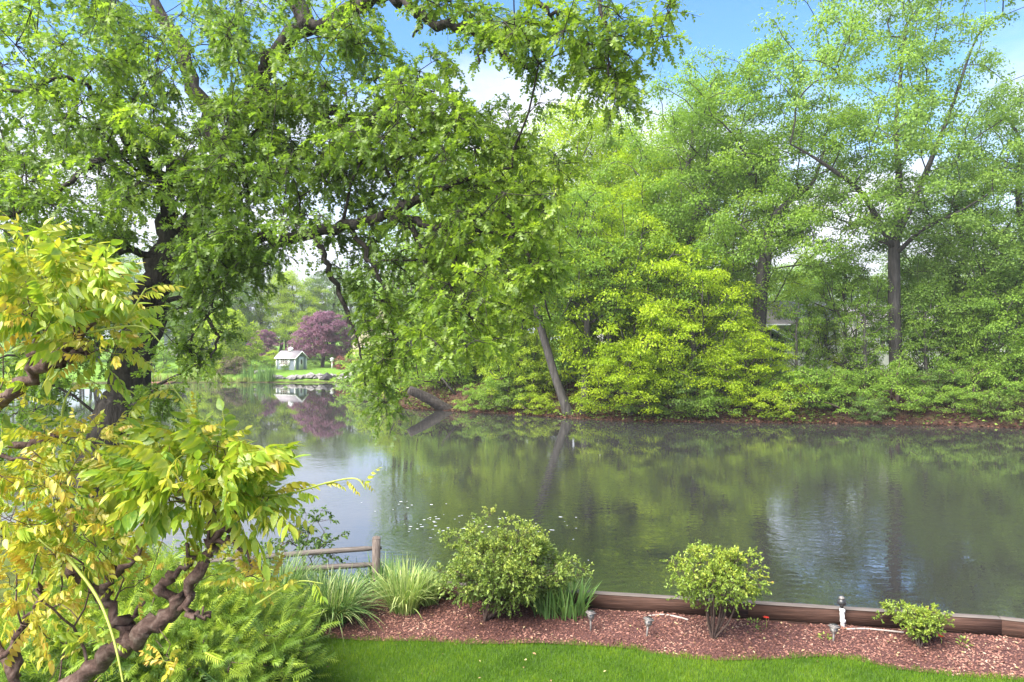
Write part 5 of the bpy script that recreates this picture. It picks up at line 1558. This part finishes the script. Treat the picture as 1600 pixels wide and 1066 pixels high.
# ------------------------------------------------------------------ lawn grass, mulch chips, foam on the water
n = 290000
x = rng.uniform(-4.2, 11.0, n); y = rng.uniform(7.3, 9.8, n)
ed = edge_y(x) + .03 * np.sin(x * 9) + .025 * np.sin(x * 23 + 1) + .02 * np.sin(x * 41) + rng.normal(0, .03, n)
keep = (y < ed) & (x > -y * .82)
x, y = x[keep], y[keep]; n = len(x)
pos = np.stack([x, y, .985 + .01 * wob(x, y)], -1)
d = np.array([0, 0, 1.]) + rng.normal(0, .38, (n, 3)); d[:, 2] = np.abs(d[:, 2]) + .35
lvg = np.clip(.42 + .3 * wob(x * 1.7, y * 2.3) + .15 * wob(x * 6, y * 7) + rng.normal(0, .2, n), 0, 1)
V, T, l = scatter(T_BLADE, pos, d, rnd_dir(n), rng.uniform(.03, .075, n), lvg, rng.uniform(.003, .0055, n))
o = link('lawn_grass', mesh_np('lawn_grass', V, [T], M['grass_blade'], l), kind='stuff')
tag(o, 'short bright green mown grass along the bottom of the view', 'grass')

CHIP = (np.array([(-.5, 0, 0), (.5, .05, .02), (.42, 1, .05), (-.4, .9, 0), (0, .5, .32)]), np.array([(0, 1, 4), (1, 2, 4), (2, 3, 4), (3, 0, 4)]))
n = 90000
x = rng.uniform(-4.4, 11.5, n); y = rng.uniform(7.3, 11.2, n)
keep = (y > edge_y(x) - .03 + rng.normal(0, .03, n)) & (y < wall_y(x) - .02 - .4 * (x < -1.6)) & (x > -y * .84)
x, y = x[keep], y[keep]; n = len(x)
pos = np.stack([x, y, bed_z(x, y) + rng.uniform(-.004, .012, n)], -1)
d = rnd_dir(n) * np.array([1, 1, .28]); L = rng.uniform(.01, .042, n)
V, T, l = scatter(CHIP, pos, d, np.array([0, 0, 1.]) + rng.normal(0, .35, (n, 3)), L, np.clip(.45 + .3 * wob(x * 1.3, y * 2) + .15 * wob(x * 5, y * 6) + rng.normal(0, .22, n), 0, 1), L * rng.uniform(.25, .7, n))
o = link('mulch_chips', mesh_np('mulch_chips', V, [T], M['chips'], l), kind='stuff')
tag(o, 'red brown shredded bark mulch covering the bed before the wall', 'mulch')

m = MB()
for px, py, r, k in ((690, 818, 40, 22), (740, 826, 60, 26), (820, 815, 50, 10), (620, 790, 40, 10), (860, 830, 30, 6), (910, 880, 20, 3)):
    for i in range(k):
        p = P(px + rng.normal(0, r), 0, 1); row_ = py + rng.normal(0, 8)
        Y = 5 * F / (row_ - 533); a = np.linspace(0, 6.28, 7, endpoint=False); rr = rng.uniform(.012, .038)
        q = np.stack([p[0] * Y + rr * 1.6 * np.cos(a) * rng.uniform(.6, 1.2, 7), Y + rr * np.sin(a) * rng.uniform(.6, 1.2, 7), 0 * a + .006], -1)
        m.poly(q)
o = m.build('water_foam', M['foam'], kind='stuff')
tag(o, 'white flecks of foam floating on the pond behind the large bush', 'foam')

n = 420
x = rng.uniform(-3.6, 7.6, n); y = rng.uniform(7.9, 10.2, n)
keep = (y < wall_y(x) - .05) & (np.abs(x) < y * .8) & ((y > edge_y(x) - .02) | (rng.uniform(0, 1, n) < .12))
x, y = x[keep], y[keep]; n = len(x)
pos = np.stack([x, y, np.where(y > edge_y(x), bed_z(x, y) + .02, 1.03)], -1)
V, T, l = scatter(T_OVATE, pos, rnd_dir(n) * np.array([1, 1, .25]), np.array([0, 0, 1.]) + rng.normal(0, .35, (n, 3)), rng.uniform(.02, .055, n), rng.uniform(0, 1, n))
o = link('fallen_leaves', mesh_np('fallen_leaves', V, [T], M['dry_leaf'], l), kind='stuff')
tag(o, 'scattered pale fallen leaves lying on the mulch bed', 'leaves')
# ------------------------------------------------------------------ haze: a closed box of thin air round the camera and the place
hz, nt_, N_, L_, out_ = new_mat('haze_air')
pv = N_.new('ShaderNodeVolumePrincipled')
pv.inputs['Color'].default_value = (.96, .97, .98, 1); pv.inputs['Density'].default_value = 0.00045
pv.inputs['Anisotropy'].default_value = 0.2
L_.new(pv.outputs[0], out_.inputs['Volume'])
m = MB(); m.box((0, 95, 17), (420, 240, 38))
hb = m.build('haze', hz, kind='stuff')
tag(hb, 'thin pale haze in the air over the pond', 'haze')
